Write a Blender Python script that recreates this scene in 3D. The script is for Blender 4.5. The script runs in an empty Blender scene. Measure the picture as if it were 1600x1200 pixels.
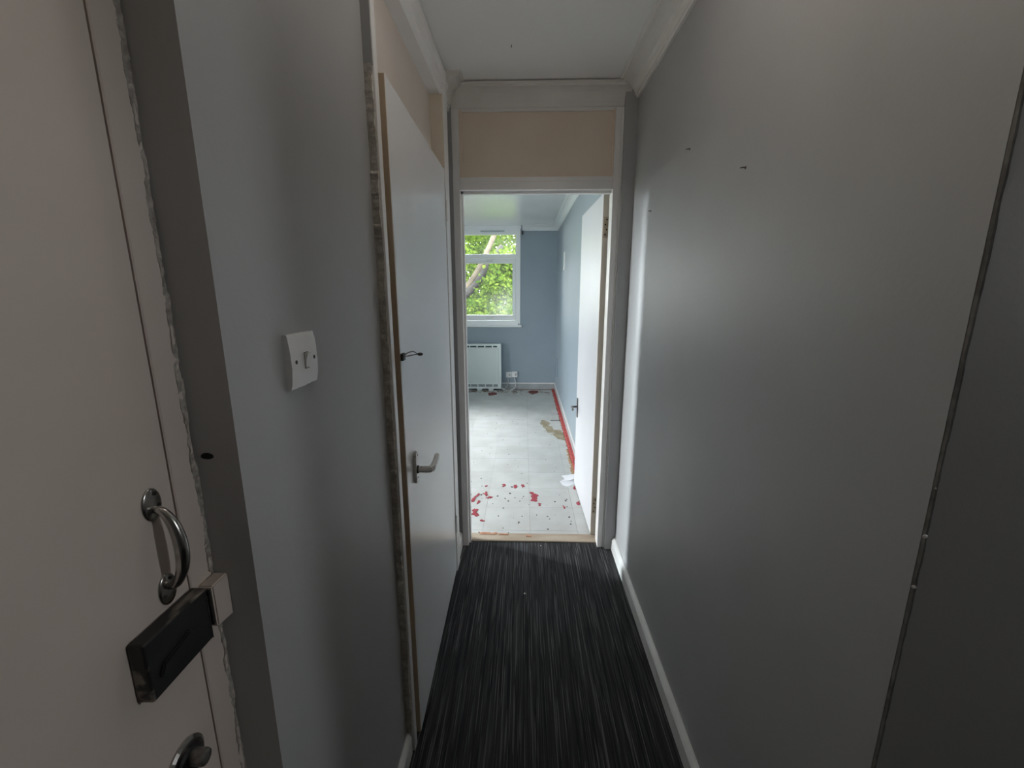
import bpy, bmesh, math, random
from mathutils import Vector, Matrix

random.seed(11)
SC = bpy.context.scene
COL = SC.collection

# ------------------------------------------------------------------ camera
F_PX, CAM_H = 685.0, 1.49
RIGHT = Vector((0.99963176, 0.0270935, -0.00151426))
UP = Vector((-0.00427846, 0.21247006, 0.97715821))
FWD = Vector((-0.02679637, 0.9767919, -0.21250774))
cd = bpy.data.cameras.new('camera')
cd.sensor_fit = 'HORIZONTAL'
cd.sensor_width = 36.0
cd.lens = F_PX / 1600.0 * 36.0
cd.clip_start = 0.02
cam = bpy.data.objects.new('camera', cd)
COL.objects.link(cam)
m3 = Matrix((RIGHT, UP, -FWD)).transposed()
cam.matrix_world = Matrix.Translation((0, 0, CAM_H)) @ m3.to_4x4()
SC.camera = cam

# ------------------------------------------------------------------ sky, exposure
SKY = 13.0
w = bpy.data.worlds.new('sky')
SC.world = w
w.use_nodes = True
bg = w.node_tree.nodes['Background']
bg.inputs['Color'].default_value = (0.95, 0.955, 1.0, 1)
bg.inputs['Strength'].default_value = SKY
SC.view_settings.view_transform = 'Standard'
SC.view_settings.look = 'None'
SC.view_settings.gamma = 1.0
SC.view_settings.use_curve_mapping = False
SC.view_settings.exposure = 1.0
cy = SC.cycles
cy.use_denoising = True
cy.max_bounces = 14
cy.diffuse_bounces = 9
cy.glossy_bounces = 4
cy.transmission_bounces = 6
cy.transparent_max_bounces = 24
cy.sample_clamp_indirect = 6.0
cy.caustics_reflective = False
cy.caustics_refractive = False
cy.blur_glossy = 1.0

# low hazy sun: it reaches in through the room's side window and past the doorway's left jamb
sl = bpy.data.lights.new('hazy_sun', 'SUN')
sl.energy = 6.2
sl.angle = math.radians(9)
sl.color = (0.87, 0.93, 1.0)
so = bpy.data.objects.new('hazy_sun', sl)
COL.objects.link(so)
so.location = (-6, 6, 4)
so.rotation_euler = Vector((0.90, -0.43, -0.135)).to_track_quat('-Z', 'Y').to_euler()


def portal(name, loc, direction, sx, sy):
    l = bpy.data.lights.new(name, 'AREA')
    l.shape = 'RECTANGLE'
    l.size, l.size_y = sx, sy
    l.cycles.is_portal = True
    o = bpy.data.objects.new(name, l)
    COL.objects.link(o)
    o.location = loc
    o.rotation_euler = Vector(direction).to_track_quat('-Z', 'Y').to_euler()
    return o


FILL_Y = 1.08
HALL_FILL = 5.2   # glow of the globe added to lift the hallway
STAIR = 7.0     # lamp in the stairwell behind the entrance fanlight
# window openings: (lo, hi) along the wall, then heights
WIN_FAR = (-2.0, -0.055, 0.965, 2.32)      # in the wall y = 6.5
WIN_SIDE = (2.66, 3.80, 0.12, 2.33)        # in the wall x = -3.0
WIN_LOBBY = (0.09, 0.43, 1.45, 2.06)      # in the wall x = 2.3
portal('sky_portal_far', ((WIN_FAR[0] + WIN_FAR[1]) / 2, 6.72, (WIN_FAR[2] + WIN_FAR[3]) / 2), (0, -1, 0), WIN_FAR[1] - WIN_FAR[0], WIN_FAR[3] - WIN_FAR[2])
portal('sky_portal_side', (-3.22, (WIN_SIDE[0] + WIN_SIDE[1]) / 2, (WIN_SIDE[2] + WIN_SIDE[3]) / 2), (1, 0, 0), WIN_SIDE[1] - WIN_SIDE[0], WIN_SIDE[3] - WIN_SIDE[2])
portal('sky_portal_lobby', (2.52, (WIN_LOBBY[0] + WIN_LOBBY[1]) / 2, (WIN_LOBBY[2] + WIN_LOBBY[3]) / 2), (-1, 0, 0), WIN_LOBBY[1] - WIN_LOBBY[0], WIN_LOBBY[3] - WIN_LOBBY[2])


# ------------------------------------------------------------------ pixel helpers
def ray(px, py):
    return RIGHT * ((px - 800) / F_PX) + UP * (-(py - 600) / F_PX) + FWD


def on_z(px, py, z=0.0):
    d = ray(px, py)
    return Vector((0, 0, CAM_H)) + d * ((z - CAM_H) / d.z)


def on_y(px, py, y):
    d = ray(px, py)
    return Vector((0, 0, CAM_H)) + d * (y / d.y)


# ------------------------------------------------------------------ materials
MATS = {}


def mat(name, c1, c2=None, rough=0.6, scale=8.0, bump=0.0, bscale=120.0, metal=0.0, spec=0.5, stretch=(1, 1, 1), lo=0.35, hi=0.65, detail=5.0):
    if name in MATS:
        return MATS[name]
    m = bpy.data.materials.new(name)
    m.use_nodes = True
    nt = m.node_tree
    b = nt.nodes['Principled BSDF']
    b.inputs['Base Color'].default_value = (*c1, 1)
    b.inputs['Roughness'].default_value = rough
    b.inputs['Metallic'].default_value = metal
    b.inputs['Specular IOR Level'].default_value = spec
    tc = nt.nodes.new('ShaderNodeTexCoord')
    mp = nt.nodes.new('ShaderNodeMapping')
    mp.inputs['Scale'].default_value = stretch
    nt.links.new(tc.outputs['Object'], mp.inputs['Vector'])
    if c2:
        n = nt.nodes.new('ShaderNodeTexNoise')
        n.inputs['Scale'].default_value = scale
        n.inputs['Detail'].default_value = detail
        nt.links.new(mp.outputs['Vector'], n.inputs['Vector'])
        r = nt.nodes.new('ShaderNodeValToRGB')
        r.color_ramp.elements[0].position = lo
        r.color_ramp.elements[1].position = hi
        r.color_ramp.elements[0].color = (*c1, 1)
        r.color_ramp.elements[1].color = (*c2, 1)
        nt.links.new(n.outputs['Fac'], r.inputs['Fac'])
        nt.links.new(r.outputs['Color'], b.inputs['Base Color'])
    if bump:
        n2 = nt.nodes.new('ShaderNodeTexNoise')
        n2.inputs['Scale'].default_value = bscale
        n2.inputs['Detail'].default_value = 4
        nt.links.new(tc.outputs['Object'], n2.inputs['Vector'])
        bp = nt.nodes.new('ShaderNodeBump')
        bp.inputs['Strength'].default_value = bump
        bp.inputs['Distance'].default_value = 0.004
        nt.links.new(n2.outputs['Fac'], bp.inputs['Height'])
        nt.links.new(bp.outputs['Normal'], b.inputs['Normal'])
    MATS[name] = m
    return m


WALL = mat('hall_grey_paint', (0.400, 0.398, 0.400), (0.424, 0.422, 0.422), rough=0.48, scale=3, bump=0.08, bscale=90)
ROOM = mat('room_blue_paint', (0.285, 0.345, 0.395), (0.305, 0.365, 0.415), rough=0.42, scale=2.5, bump=0.12, bscale=90)
CEIL = mat('ceiling_white', (0.87, 0.86, 0.84), (0.90, 0.89, 0.87), rough=0.7, scale=2, bump=0.08, bscale=60)
CEILR = mat('room_ceiling_white', (0.80, 0.81, 0.81), (0.84, 0.85, 0.85), rough=0.18, scale=2, bump=0.05, bscale=40)
COVE = mat('cove_white', (0.74, 0.71, 0.67), (0.80, 0.77, 0.73), rough=0.6, scale=6, bump=0.08, bscale=60)
FRAME = mat('frame_gloss_white', (0.83, 0.81, 0.79), (0.87, 0.85, 0.83), rough=0.3, scale=6, bump=0.06, bscale=80)
TAN = mat('transom_magnolia', (0.76, 0.63, 0.51), (0.82, 0.70, 0.58), rough=0.5, scale=3, bump=0.05)
PINKPANEL = mat('side_transom_magnolia', (0.70, 0.62, 0.55), (0.75, 0.67, 0.60), rough=0.5, scale=3, bump=0.05)
MAGN = mat('entrance_magnolia', (0.68, 0.585, 0.525), (0.75, 0.655, 0.59), rough=0.45, scale=2.2, bump=0.07, bscale=40)
DOORW = mat('door_white', (0.86, 0.86, 0.87), (0.88, 0.88, 0.89), rough=0.24, scale=3, bump=0.05, bscale=50)
BAREWOOD = mat('bare_wood_edge', (0.52, 0.40, 0.275), (0.63, 0.50, 0.36), rough=0.65, scale=14, stretch=(1, 1, 0.12), bump=0.1)
PALEWOOD = mat('pale_wood_edge', (0.70, 0.60, 0.49), (0.78, 0.69, 0.58), rough=0.6, scale=12, stretch=(1, 1, 0.12), bump=0.1)
PLASTER = mat('rough_filler', (0.46, 0.42, 0.365), (0.70, 0.66, 0.60), rough=0.9, scale=60, bump=0.8, bscale=260)
FILLER = mat('chipped_paint', (0.58, 0.53, 0.48), (0.30, 0.27, 0.24), rough=0.85, scale=90, bump=0.7, bscale=240)
SKIRT = mat('skirting_white', (0.74, 0.73, 0.71), (0.80, 0.79, 0.77), rough=0.42, scale=10, bump=0.06)
SKIRTG = mat('skirting_grey', (0.33, 0.35, 0.36), (0.40, 0.42, 0.43), rough=0.45, scale=10)
CHROME = mat('worn_chrome', (0.55, 0.53, 0.51), (0.36, 0.34, 0.32), rough=0.22, scale=60, metal=1.0)
DULLMETAL = mat('dull_metal', (0.30, 0.29, 0.28), (0.16, 0.15, 0.15), rough=0.42, scale=80, metal=0.9)
DARK = mat('dark_metal', (0.03, 0.03, 0.03), (0.06, 0.055, 0.05), rough=0.5, scale=60, metal=0.4)
HOLE = mat('dark_hole', (0.012, 0.011, 0.010), rough=0.9)
BLACK = mat('black_enamel', (0.012, 0.012, 0.013), (0.02, 0.02, 0.02), rough=0.38, scale=20)
WORN = mat('worn_black_enamel', (0.014, 0.014, 0.014), (0.22, 0.19, 0.16), rough=0.5, scale=45, lo=0.50, hi=0.62, stretch=(1, 0.4, 1))
PLASTIC = mat('white_plastic', (0.82, 0.81, 0.80), (0.86, 0.85, 0.84), rough=0.35, scale=12)
HANDLEW = mat('chipped_white_handle', (0.72, 0.71, 0.70), (0.40, 0.38, 0.36), rough=0.35, scale=70, lo=0.60, hi=0.68)
UPVC = mat('white_upvc', (0.90, 0.92, 0.92), (0.92, 0.94, 0.94), rough=0.3, scale=3)
HEAT = mat('heater_enamel', (0.64, 0.70, 0.69), (0.67, 0.73, 0.72), rough=0.4, scale=2)
HEATRIM = mat('heater_rim', (0.78, 0.83, 0.83), rough=0.4)
SLOT = mat('heater_slot', (0.05, 0.075, 0.08), rough=0.7)
LOUVRE = mat('heater_louvre', (0.22, 0.27, 0.28), (0.30, 0.35, 0.36), rough=0.6, scale=40)
RED = mat('red_foam', (0.44, 0.06, 0.085), (0.30, 0.045, 0.055), rough=0.85, scale=60, bump=0.4)
REDSTRIP = mat('red_strip', (0.50, 0.055, 0.06), (0.62, 0.12, 0.10), rough=0.7, scale=14, bump=0.3)
REDDARK = mat('red_strip_groove', (0.12, 0.028, 0.028), (0.22, 0.045, 0.04), rough=0.8, scale=20)
GRIT = mat('dark_grit', (0.05, 0.045, 0.045), (0.16, 0.12, 0.11), rough=0.9, scale=30)
ADHES = mat('brown_adhesive', (0.21, 0.165, 0.085), (0.36, 0.30, 0.20), rough=0.5, scale=9, bump=0.3)
CRUMB = mat('brown_crumble', (0.10, 0.065, 0.045), (0.30, 0.18, 0.12), rough=0.9, scale=22, bump=0.5)
THRESH = mat('threshold_wood', (0.34, 0.25, 0.17), (0.50, 0.41, 0.32), rough=0.7, scale=9, stretch=(0.25, 1, 1), bump=0.3)
RUST = mat('orange_residue', (0.46, 0.19, 0.10), (0.56, 0.30, 0.19), rough=0.8, scale=30)
PAPER = mat('white_paper', (0.82, 0.82, 0.85), rough=0.7)
LEDGE = mat('white_flex', (0.66, 0.68, 0.68), rough=0.45)
BARK = mat('bark', (0.045, 0.036, 0.024), (0.085, 0.068, 0.045), rough=0.9, scale=10, bump=0.8, bscale=20)
BARKD = mat('dark_bark', (0.006, 0.0055, 0.005), (0.014, 0.012, 0.010), rough=0.9, scale=10, bump=0.8, bscale=20)
GRASS = mat('lawn', (0.06, 0.075, 0.04), (0.09, 0.10, 0.06), rough=0.9, scale=3)
SUB = mat('subfloor', (0.16, 0.14, 0.12), (0.22, 0.20, 0.17), rough=0.9, scale=10)


def carpet_material():
    m = bpy.data.materials.new('striped_carpet')
    m.use_nodes = True
    nt = m.node_tree
    L = nt.links.new
    b = nt.nodes['Principled BSDF']
    b.inputs['Roughness'].default_value = 0.85
    b.inputs['Specular IOR Level'].default_value = 0.25
    tc = nt.nodes.new('ShaderNodeTexCoord')

    sp = nt.nodes.new('ShaderNodeSeparateXYZ')
    L(tc.outputs['Object'], sp.inputs['Vector'])

    def streak(per_m, sy, lo, hi, off):
        mu = nt.nodes.new('ShaderNodeMath'); mu.operation = 'MULTIPLY'; mu.inputs[1].default_value = per_m
        fl = nt.nodes.new('ShaderNodeMath'); fl.operation = 'FLOOR'
        sc_ = nt.nodes.new('ShaderNodeMath'); sc_.operation = 'MULTIPLY_ADD'; sc_.inputs[1].default_value = 7.31; sc_.inputs[2].default_value = off
        my = nt.nodes.new('ShaderNodeMath'); my.operation = 'MULTIPLY'; my.inputs[1].default_value = sy
        cb = nt.nodes.new('ShaderNodeCombineXYZ')
        L(sp.outputs['X'], mu.inputs[0]); L(mu.outputs[0], fl.inputs[0]); L(fl.outputs[0], sc_.inputs[0])
        L(sp.outputs['Y'], my.inputs[0]); L(sc_.outputs[0], cb.inputs['X']); L(my.outputs[0], cb.inputs['Y'])
        n = nt.nodes.new('ShaderNodeTexNoise')
        n.noise_dimensions = '2D'
        n.inputs['Scale'].default_value = 1.0
        n.inputs['Detail'].default_value = 2.0
        r = nt.nodes.new('ShaderNodeMapRange')
        r.inputs['From Min'].default_value = lo
        r.inputs['From Max'].default_value = hi
        L(cb.outputs['Vector'], n.inputs['Vector'])
        L(n.outputs['Fac'], r.inputs['Value'])
        return r.outputs['Result']
    a = streak(300, 2.0, 0.60, 0.68, 3.0)
    c = streak(300, 2.6, 0.48, 0.62, 91.0)
    d = streak(120, 1.5, 0.40, 0.62, 210.0)
    mix1 = nt.nodes.new('ShaderNodeMix')
    mix1.data_type = 'RGBA'
    mix1.inputs['A'].default_value = (0.016, 0.016, 0.018, 1)
    mix1.inputs['B'].default_value = (0.034, 0.033, 0.035, 1)
    L(d, mix1.inputs['Factor'])
    mix2 = nt.nodes.new('ShaderNodeMix')
    mix2.data_type = 'RGBA'
    mix2.inputs['B'].default_value = (0.055, 0.054, 0.057, 1)
    L(c, mix2.inputs['Factor'])
    L(mix1.outputs['Result'], mix2.inputs['A'])
    mix3 = nt.nodes.new('ShaderNodeMix')
    mix3.data_type = 'RGBA'
    mix3.inputs['B'].default_value = (0.125, 0.122, 0.124, 1)
    L(a, mix3.inputs['Factor'])
    L(mix2.outputs['Result'], mix3.inputs['A'])
    L(mix3.outputs['Result'], b.inputs['Base Color'])
    n2 = nt.nodes.new('ShaderNodeTexNoise')
    mp2 = nt.nodes.new('ShaderNodeMapping')
    mp2.inputs['Scale'].default_value = (300, 120, 1)
    L(tc.outputs['Object'], mp2.inputs['Vector'])
    L(mp2.outputs['Vector'], n2.inputs['Vector'])
    n2.inputs['Scale'].default_value = 1.0
    bp = nt.nodes.new('ShaderNodeBump')
    bp.inputs['Strength'].default_value = 0.5
    bp.inputs['Distance'].default_value = 0.003
    L(n2.outputs['Fac'], bp.inputs['Height'])
    L(bp.outputs['Normal'], b.inputs['Normal'])
    return m


def tile_material():
    m = bpy.data.materials.new('vinyl_tile')
    m.use_nodes = True
    nt = m.node_tree
    L = nt.links.new
    b = nt.nodes['Principled BSDF']
    b.inputs['Roughness'].default_value = 0.5
    b.inputs['Specular IOR Level'].default_value = 0.3
    tc = nt.nodes.new('ShaderNodeTexCoord')
    oi = nt.nodes.new('ShaderNodeObjectInfo')
    geo = nt.nodes.new('ShaderNodeNewGeometry')
    n = nt.nodes.new('ShaderNodeTexNoise')
    n.inputs['Scale'].default_value = 5
    n.inputs['Detail'].default_value = 6
    L(geo.outputs['Position'], n.inputs['Vector'])
    r = nt.nodes.new('ShaderNodeValToRGB')
    r.color_ramp.elements[0].position = 0.3
    r.color_ramp.elements[1].position = 0.7
    r.color_ramp.elements[0].color = (0.48, 0.48, 0.46, 1)
    r.color_ramp.elements[1].color = (0.575, 0.58, 0.565, 1)
    L(n.outputs['Fac'], r.inputs['Fac'])
    # fine scuffs, running across
    mp = nt.nodes.new('ShaderNodeMapping')
    mp.inputs['Scale'].default_value = (14, 60, 1)
    L(geo.outputs['Position'], mp.inputs['Vector'])
    n2 = nt.nodes.new('ShaderNodeTexNoise')
    n2.inputs['Scale'].default_value = 1.0
    n2.inputs['Detail'].default_value = 3
    L(mp.outputs['Vector'], n2.inputs['Vector'])
    mr = nt.nodes.new('ShaderNodeMapRange')
    mr.inputs['From Min'].default_value = 0.66
    mr.inputs['From Max'].default_value = 0.78
    mr.inputs['To Max'].default_value = 0.5
    L(n2.outputs['Fac'], mr.inputs['Value'])
    mx = nt.nodes.new('ShaderNodeMix')
    mx.data_type = 'RGBA'
    mx.inputs['B'].default_value = (0.30, 0.29, 0.27, 1)
    L(mr.outputs['Result'], mx.inputs['Factor'])
    L(r.outputs['Color'], mx.inputs['A'])
    hs = nt.nodes.new('ShaderNodeHueSaturation')
    mv = nt.nodes.new('ShaderNodeMapRange')
    mv.inputs['To Min'].default_value = 0.965
    mv.inputs['To Max'].default_value = 1.03
    L(oi.outputs['Random'], mv.inputs['Value'])
    L(mv.outputs['Result'], hs.inputs['Value'])
    L(mx.outputs['Result'], hs.inputs['Color'])
    L(hs.outputs['Color'], b.inputs['Base Color'])
    return m


def glass_material(name, haze, corner):
    """thin pane: clear with a Fresnel sheen; haze is a film of dirt, thicker around one corner of the pane"""
    m = bpy.data.materials.new(name)
    m.use_nodes = True
    nt = m.node_tree
    L = nt.links.new
    nt.nodes.remove(nt.nodes['Principled BSDF'])
    out = nt.nodes['Material Output']
    tr = nt.nodes.new('ShaderNodeBsdfTransparent')
    tr.inputs['Color'].default_value = (0.96, 0.98, 0.97, 1)
    gl = nt.nodes.new('ShaderNodeBsdfGlossy')
    gl.inputs['Roughness'].default_value = 0.02
    fr = nt.nodes.new('ShaderNodeFresnel')
    fr.inputs['IOR'].default_value = 1.3
    mix = nt.nodes.new('ShaderNodeMixShader')
    L(fr.outputs['Fac'], mix.inputs['Fac'])
    L(tr.outputs['BSDF'], mix.inputs[1])
    L(gl.outputs['BSDF'], mix.inputs[2])
    tl = nt.nodes.new('ShaderNodeBsdfTranslucent')
    tl.inputs['Color'].default_value = (0.9, 0.92, 0.9, 1)
    tc = nt.nodes.new('ShaderNodeTexCoord')
    n = nt.nodes.new('ShaderNodeTexNoise')
    n.inputs['Scale'].default_value = 3.5
    n.inputs['Detail'].default_value = 4
    L(tc.outputs['Object'], n.inputs['Vector'])
    vd = nt.nodes.new('ShaderNodeVectorMath')
    vd.operation = 'DISTANCE'
    vd.inputs[1].default_value = corner
    L(tc.outputs['Object'], vd.inputs[0])
    mr = nt.nodes.new('ShaderNodeMapRange')
    mr.inputs['From Min'].default_value = 0.10
    mr.inputs['From Max'].default_value = 0.42
    mr.inputs['To Min'].default_value = haze
    mr.inputs['To Max'].default_value = 0.010
    L(vd.outputs['Value'], mr.inputs['Value'])
    mu = nt.nodes.new('ShaderNodeMath')
    mu.operation = 'MULTIPLY'
    L(mr.outputs['Result'], mu.inputs[0])
    m2 = nt.nodes.new('ShaderNodeMapRange')
    m2.inputs['From Min'].default_value = 0.3
    m2.inputs['From Max'].default_value = 0.7
    m2.inputs['To Min'].default_value = 0.3
    L(n.outputs['Fac'], m2.inputs['Value'])
    L(m2.outputs['Result'], mu.inputs[1])
    mix2 = nt.nodes.new('ShaderNodeMixShader')
    L(mu.outputs['Value'], mix2.inputs['Fac'])
    L(mix.outputs['Shader'], mix2.inputs[1])
    L(tl.outputs['BSDF'], mix2.inputs[2])
    L(mix2.outputs['Shader'], out.inputs['Surface'])
    return m


def leaf_material(name, ca, cb):
    m = bpy.data.materials.new(name)
    m.use_nodes = True
    nt = m.node_tree
    L = nt.links.new
    nt.nodes.remove(nt.nodes['Principled BSDF'])
    out = nt.nodes['Material Output']
    geo = nt.nodes.new('ShaderNodeNewGeometry')
    r = nt.nodes.new('ShaderNodeValToRGB')
    r.color_ramp.elements[0].color = (*ca, 1)
    r.color_ramp.elements[1].color = (*cb, 1)
    L(geo.outputs['Random Per Island'], r.inputs['Fac'])
    d = nt.nodes.new('ShaderNodeBsdfDiffuse')
    t = nt.nodes.new('ShaderNodeBsdfTranslucent')
    L(r.outputs['Color'], d.inputs['Color'])
    L(r.outputs['Color'], t.inputs['Color'])
    mx = nt.nodes.new('ShaderNodeMixShader')
    mx.inputs['Fac'].default_value = 0.5
    L(d.outputs['BSDF'], mx.inputs[1])
    L(t.outputs['BSDF'], mx.inputs[2])
    L(mx.outputs['Shader'], out.inputs['Surface'])
    return m


CARPET = carpet_material()
TILE = tile_material()


# ------------------------------------------------------------------ mesh helpers
def tag(o, label=None, cat=None, group=None, kind=None):
    if label: o['label'] = label
    if cat: o['category'] = cat
    if group: o['group'] = group
    if kind: o['kind'] = kind
    return o


def origin_of(p):
    v = Vector((0, 0, 0))
    while p is not None:
        v += p.location
        p = p.parent
    return v


def obj(name, bm, m, parent=None, smooth=False, at=None):
    """link a bmesh given in world coordinates; at = where the object's origin goes"""
    bmesh.ops.recalc_face_normals(bm, faces=bm.faces)
    base = origin_of(parent)
    org = Vector(at) if at is not None else base
    me = bpy.data.meshes.new(name)
    bmesh.ops.translate(bm, verts=bm.verts, vec=-org)
    bm.to_mesh(me)
    bm.free()
    if smooth:
        for p in me.polygons:
            p.use_smooth = True
    if isinstance(m, (list, tuple)):
        for k in m:
            me.materials.append(k)
    else:
        me.materials.append(m)
    o = bpy.data.objects.new(name, me)
    COL.objects.link(o)
    o.parent = parent
    o.location = org - base
    return o


def root(name, loc, label, cat, group=None, kind=None):
    o = bpy.data.objects.new(name, None)
    COL.objects.link(o)
    o.location = loc
    o.empty_display_size = 0.05
    return tag(o, label, cat, group, kind)


def B():
    return bmesh.new()


def box(bm, x0, x1, y0, y1, z0, z1, bevel=0.0, seg=2, M=None, mi=0):
    vs = [bm.verts.new((x, y, z)) for x in (x0, x1) for y in (y0, y1) for z in (z0, z1)]
    fs = []
    for q in ((0, 1, 3, 2), (4, 6, 7, 5), (0, 4, 5, 1), (2, 3, 7, 6), (0, 2, 6, 4), (1, 5, 7, 3)):
        f = bm.faces.new([vs[i] for i in q])
        f.material_index = mi
        fs.append(f)
    if bevel:
        es = list({e for f in fs for e in f.edges})
        r = bmesh.ops.bevel(bm, geom=es, offset=bevel, segments=seg, affect='EDGES', profile=0.5)
        vs = list({v for f in r['faces'] for v in f.verts} | {v for v in vs if v.is_valid})
    if M is not None:
        bmesh.ops.transform(bm, matrix=M, verts=vs)
    return bm


def prism(bm, pts, axis, a, b, mi=0):
    """extrude a 2-D outline along an axis: axis 'x' takes (y,z), 'y' takes (x,z), 'z' takes (x,y)"""
    def P(p, t):
        return {'x': (t, p[0], p[1]), 'y': (p[0], t, p[1]), 'z': (p[0], p[1], t)}[axis]
    A = [bm.verts.new(P(p, a)) for p in pts]
    C = [bm.verts.new(P(p, b)) for p in pts]
    n = len(pts)
    fs = [bm.faces.new(A[::-1]), bm.faces.new(C)]
    for i in range(n):
        fs.append(bm.faces.new((A[i], A[(i + 1) % n], C[(i + 1) % n], C[i])))
    for f in fs:
        f.material_index = mi
    return bm


def tube(bm, pts, rad, n=10, cap=True):
    pts = [Vector(p) for p in pts]
    if not isinstance(rad, (list, tuple)):
        rad = [rad] * len(pts)
    rings = []
    ref = None
    for i, p in enumerate(pts):
        t = (pts[min(i + 1, len(pts) - 1)] - pts[max(i - 1, 0)]).normalized()
        if ref is None:
            ref = Vector((0, 0, 1)) if abs(t.z) < 0.9 else Vector((1, 0, 0))
        u = t.cross(ref).normalized()
        v = u.cross(t).normalized()
        ref = v
        rings.append([bm.verts.new(p + (u * math.cos(2 * math.pi * k / n) + v * math.sin(2 * math.pi * k / n)) * rad[i]) for k in range(n)])
    for a, b in zip(rings, rings[1:]):
        for k in range(n):
            bm.faces.new((a[k], a[(k + 1) % n], b[(k + 1) % n], b[k]))
    if cap:
        bm.faces.new(rings[0][::-1])
        bm.faces.new(rings[-1])
    return bm


def smooth_path(pts, per=6):
    pts = [Vector(p) for p in pts]
    out = []
    for i in range(len(pts) - 1):
        p0, p1, p2, p3 = pts[max(i - 1, 0)], pts[i], pts[i + 1], pts[min(i + 2, len(pts) - 1)]
        for k in range(per):
            t = k / per
            out.append(0.5 * ((2 * p1) + (p2 - p0) * t + (2 * p0 - 5 * p1 + 4 * p2 - p3) * t * t + (3 * p1 - p0 - 3 * p2 + p3) * t ** 3))
    out.append(pts[-1])
    return out


def lathe_x(bm, c, prof, sy=1.0, sz=1.0, n=24):
    """surface of revolution about the x axis through c; prof = [(dx, r)]; sy, sz squash it to an oval"""
    c = Vector(c)
    rings = []
    for dx, r in prof:
        rings.append([bm.verts.new(c + Vector((dx, math.cos(2 * math.pi * k / n) * r * sy, math.sin(2 * math.pi * k / n) * r * sz))) for k in range(n)])
    for a, b in zip(rings, rings[1:]):
        for k in range(n):
            bm.faces.new((a[k], a[(k + 1) % n], b[(k + 1) % n], b[k]))
    bm.faces.new(rings[0][::-1])
    bm.faces.new(rings[-1])
    return bm


def cove(bm, p0, p1, nrm, w_, h_, m0=0, m1=0):
    """moulding between wall and ceiling from p0 to p1 (on wall at ceiling height); m = mitre (+1 shortens with the depth)"""
    p0, p1, nrm = Vector(p0), Vector(p1), Vector(nrm)
    d = (p1 - p0).normalized()
    prof = [(0.0, -h_), (0.10 * w_, -h_), (0.12 * w_, -0.86 * h_), (0.17 * w_, -0.84 * h_), (0.18 * w_, -0.74 * h_)]
    for k in range(1, 7):
        a = k / 7 * math.pi / 2
        prof.append((0.18 * w_ + 0.68 * w_ * (1 - math.cos(a)), -0.74 * h_ + 0.56 * h_ * math.sin(a)))
    prof += [(0.88 * w_, -0.18 * h_), (0.88 * w_, -0.08 * h_), (w_, -0.06 * h_), (w_, 0.0), (0.0, 0.0)]
    A = [bm.verts.new(p0 + nrm * q[0] + Vector((0, 0, q[1])) + d * (m0 * q[0])) for q in prof]
    C = [bm.verts.new(p1 + nrm * q[0] + Vector((0, 0, q[1])) - d * (m1 * q[0])) for q in prof]
    n = len(prof)
    for i in range(n):
        bm.faces.new((A[i], A[(i + 1) % n], C[(i + 1) % n], C[i]))
    bm.faces.new(A[::-1])
    bm.faces.new(C)
    return bm


def skirt_profile(t, h):
    return [(0, 0), (t, 0), (t, h * 0.80), (t * 0.75, h * 0.90), (t * 0.45, h * 0.97), (t * 0.25, h), (0, h)]


def rough_bar(bm, z0, z1, n, fx, fy, jit, rnd):
    """ragged upright bead: fx, fy = (lo, hi) across; the outer corners wander"""
    def wander():
        out, v = [], 0.0
        for i in range(n + 1):
            v = 0.82 * v + rnd.gauss(0, 0.45)
            if rnd.random() < 0.04:
                v += rnd.choice((-1.6, 1.6))
            out.append(max(-1.5, min(1.5, v)) * jit)
        return out
    W = [wander() for _ in range(6)]
    rings = []
    for i in range(n + 1):
        z = z0 + (z1 - z0) * i / n
        ring = [(fx[0], fy[0] + W[0][i]), (fx[1] + W[1][i] * 0.6, fy[0] + W[0][i]), (fx[1] + W[2][i], (fy[0] + fy[1]) / 2 + W[3][i] * 0.4), (fx[1] + W[4][i] * 0.6, fy[1] + W[5][i] * 0.3), (fx[0], fy[1])]
        rings.append([bm.verts.new((x, y, z)) for x, y in ring])
    for a, b in zip(rings, rings[1:]):
        for k in range(5):
            bm.faces.new((a[k], a[(k + 1) % 5], b[(k + 1) % 5], b[k]))
    bm.faces.new(rings[0][::-1])
    bm.faces.new(rings[-1])
    return bm


def struct(name, bm, m, label, cat, parent=None, smooth=False, at=None):
    o = obj(name, bm, m, parent, smooth, at)
    if parent is None:
        tag(o, label, cat, kind='structure')
    return o


# ------------------------------------------------------------------ main dimensions
XL, XR = -0.375, 0.535          # hall walls
XE = -0.4344                    # entrance door and frame face
YC_L, YC_R = 0.534, 0.547       # where the hall narrows
YF = 2.33                       # frame face of the far doorway
YRM = 2.415                      # room side of the partition
ZC, ZCR = 2.43, 2.36            # ceilings
XRR = 0.475                     # room right wall
YW = 6.5                        # window wall
XRL = -3.0                      # room left wall
XLB, YLB = 2.3, -1.5            # lobby

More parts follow.
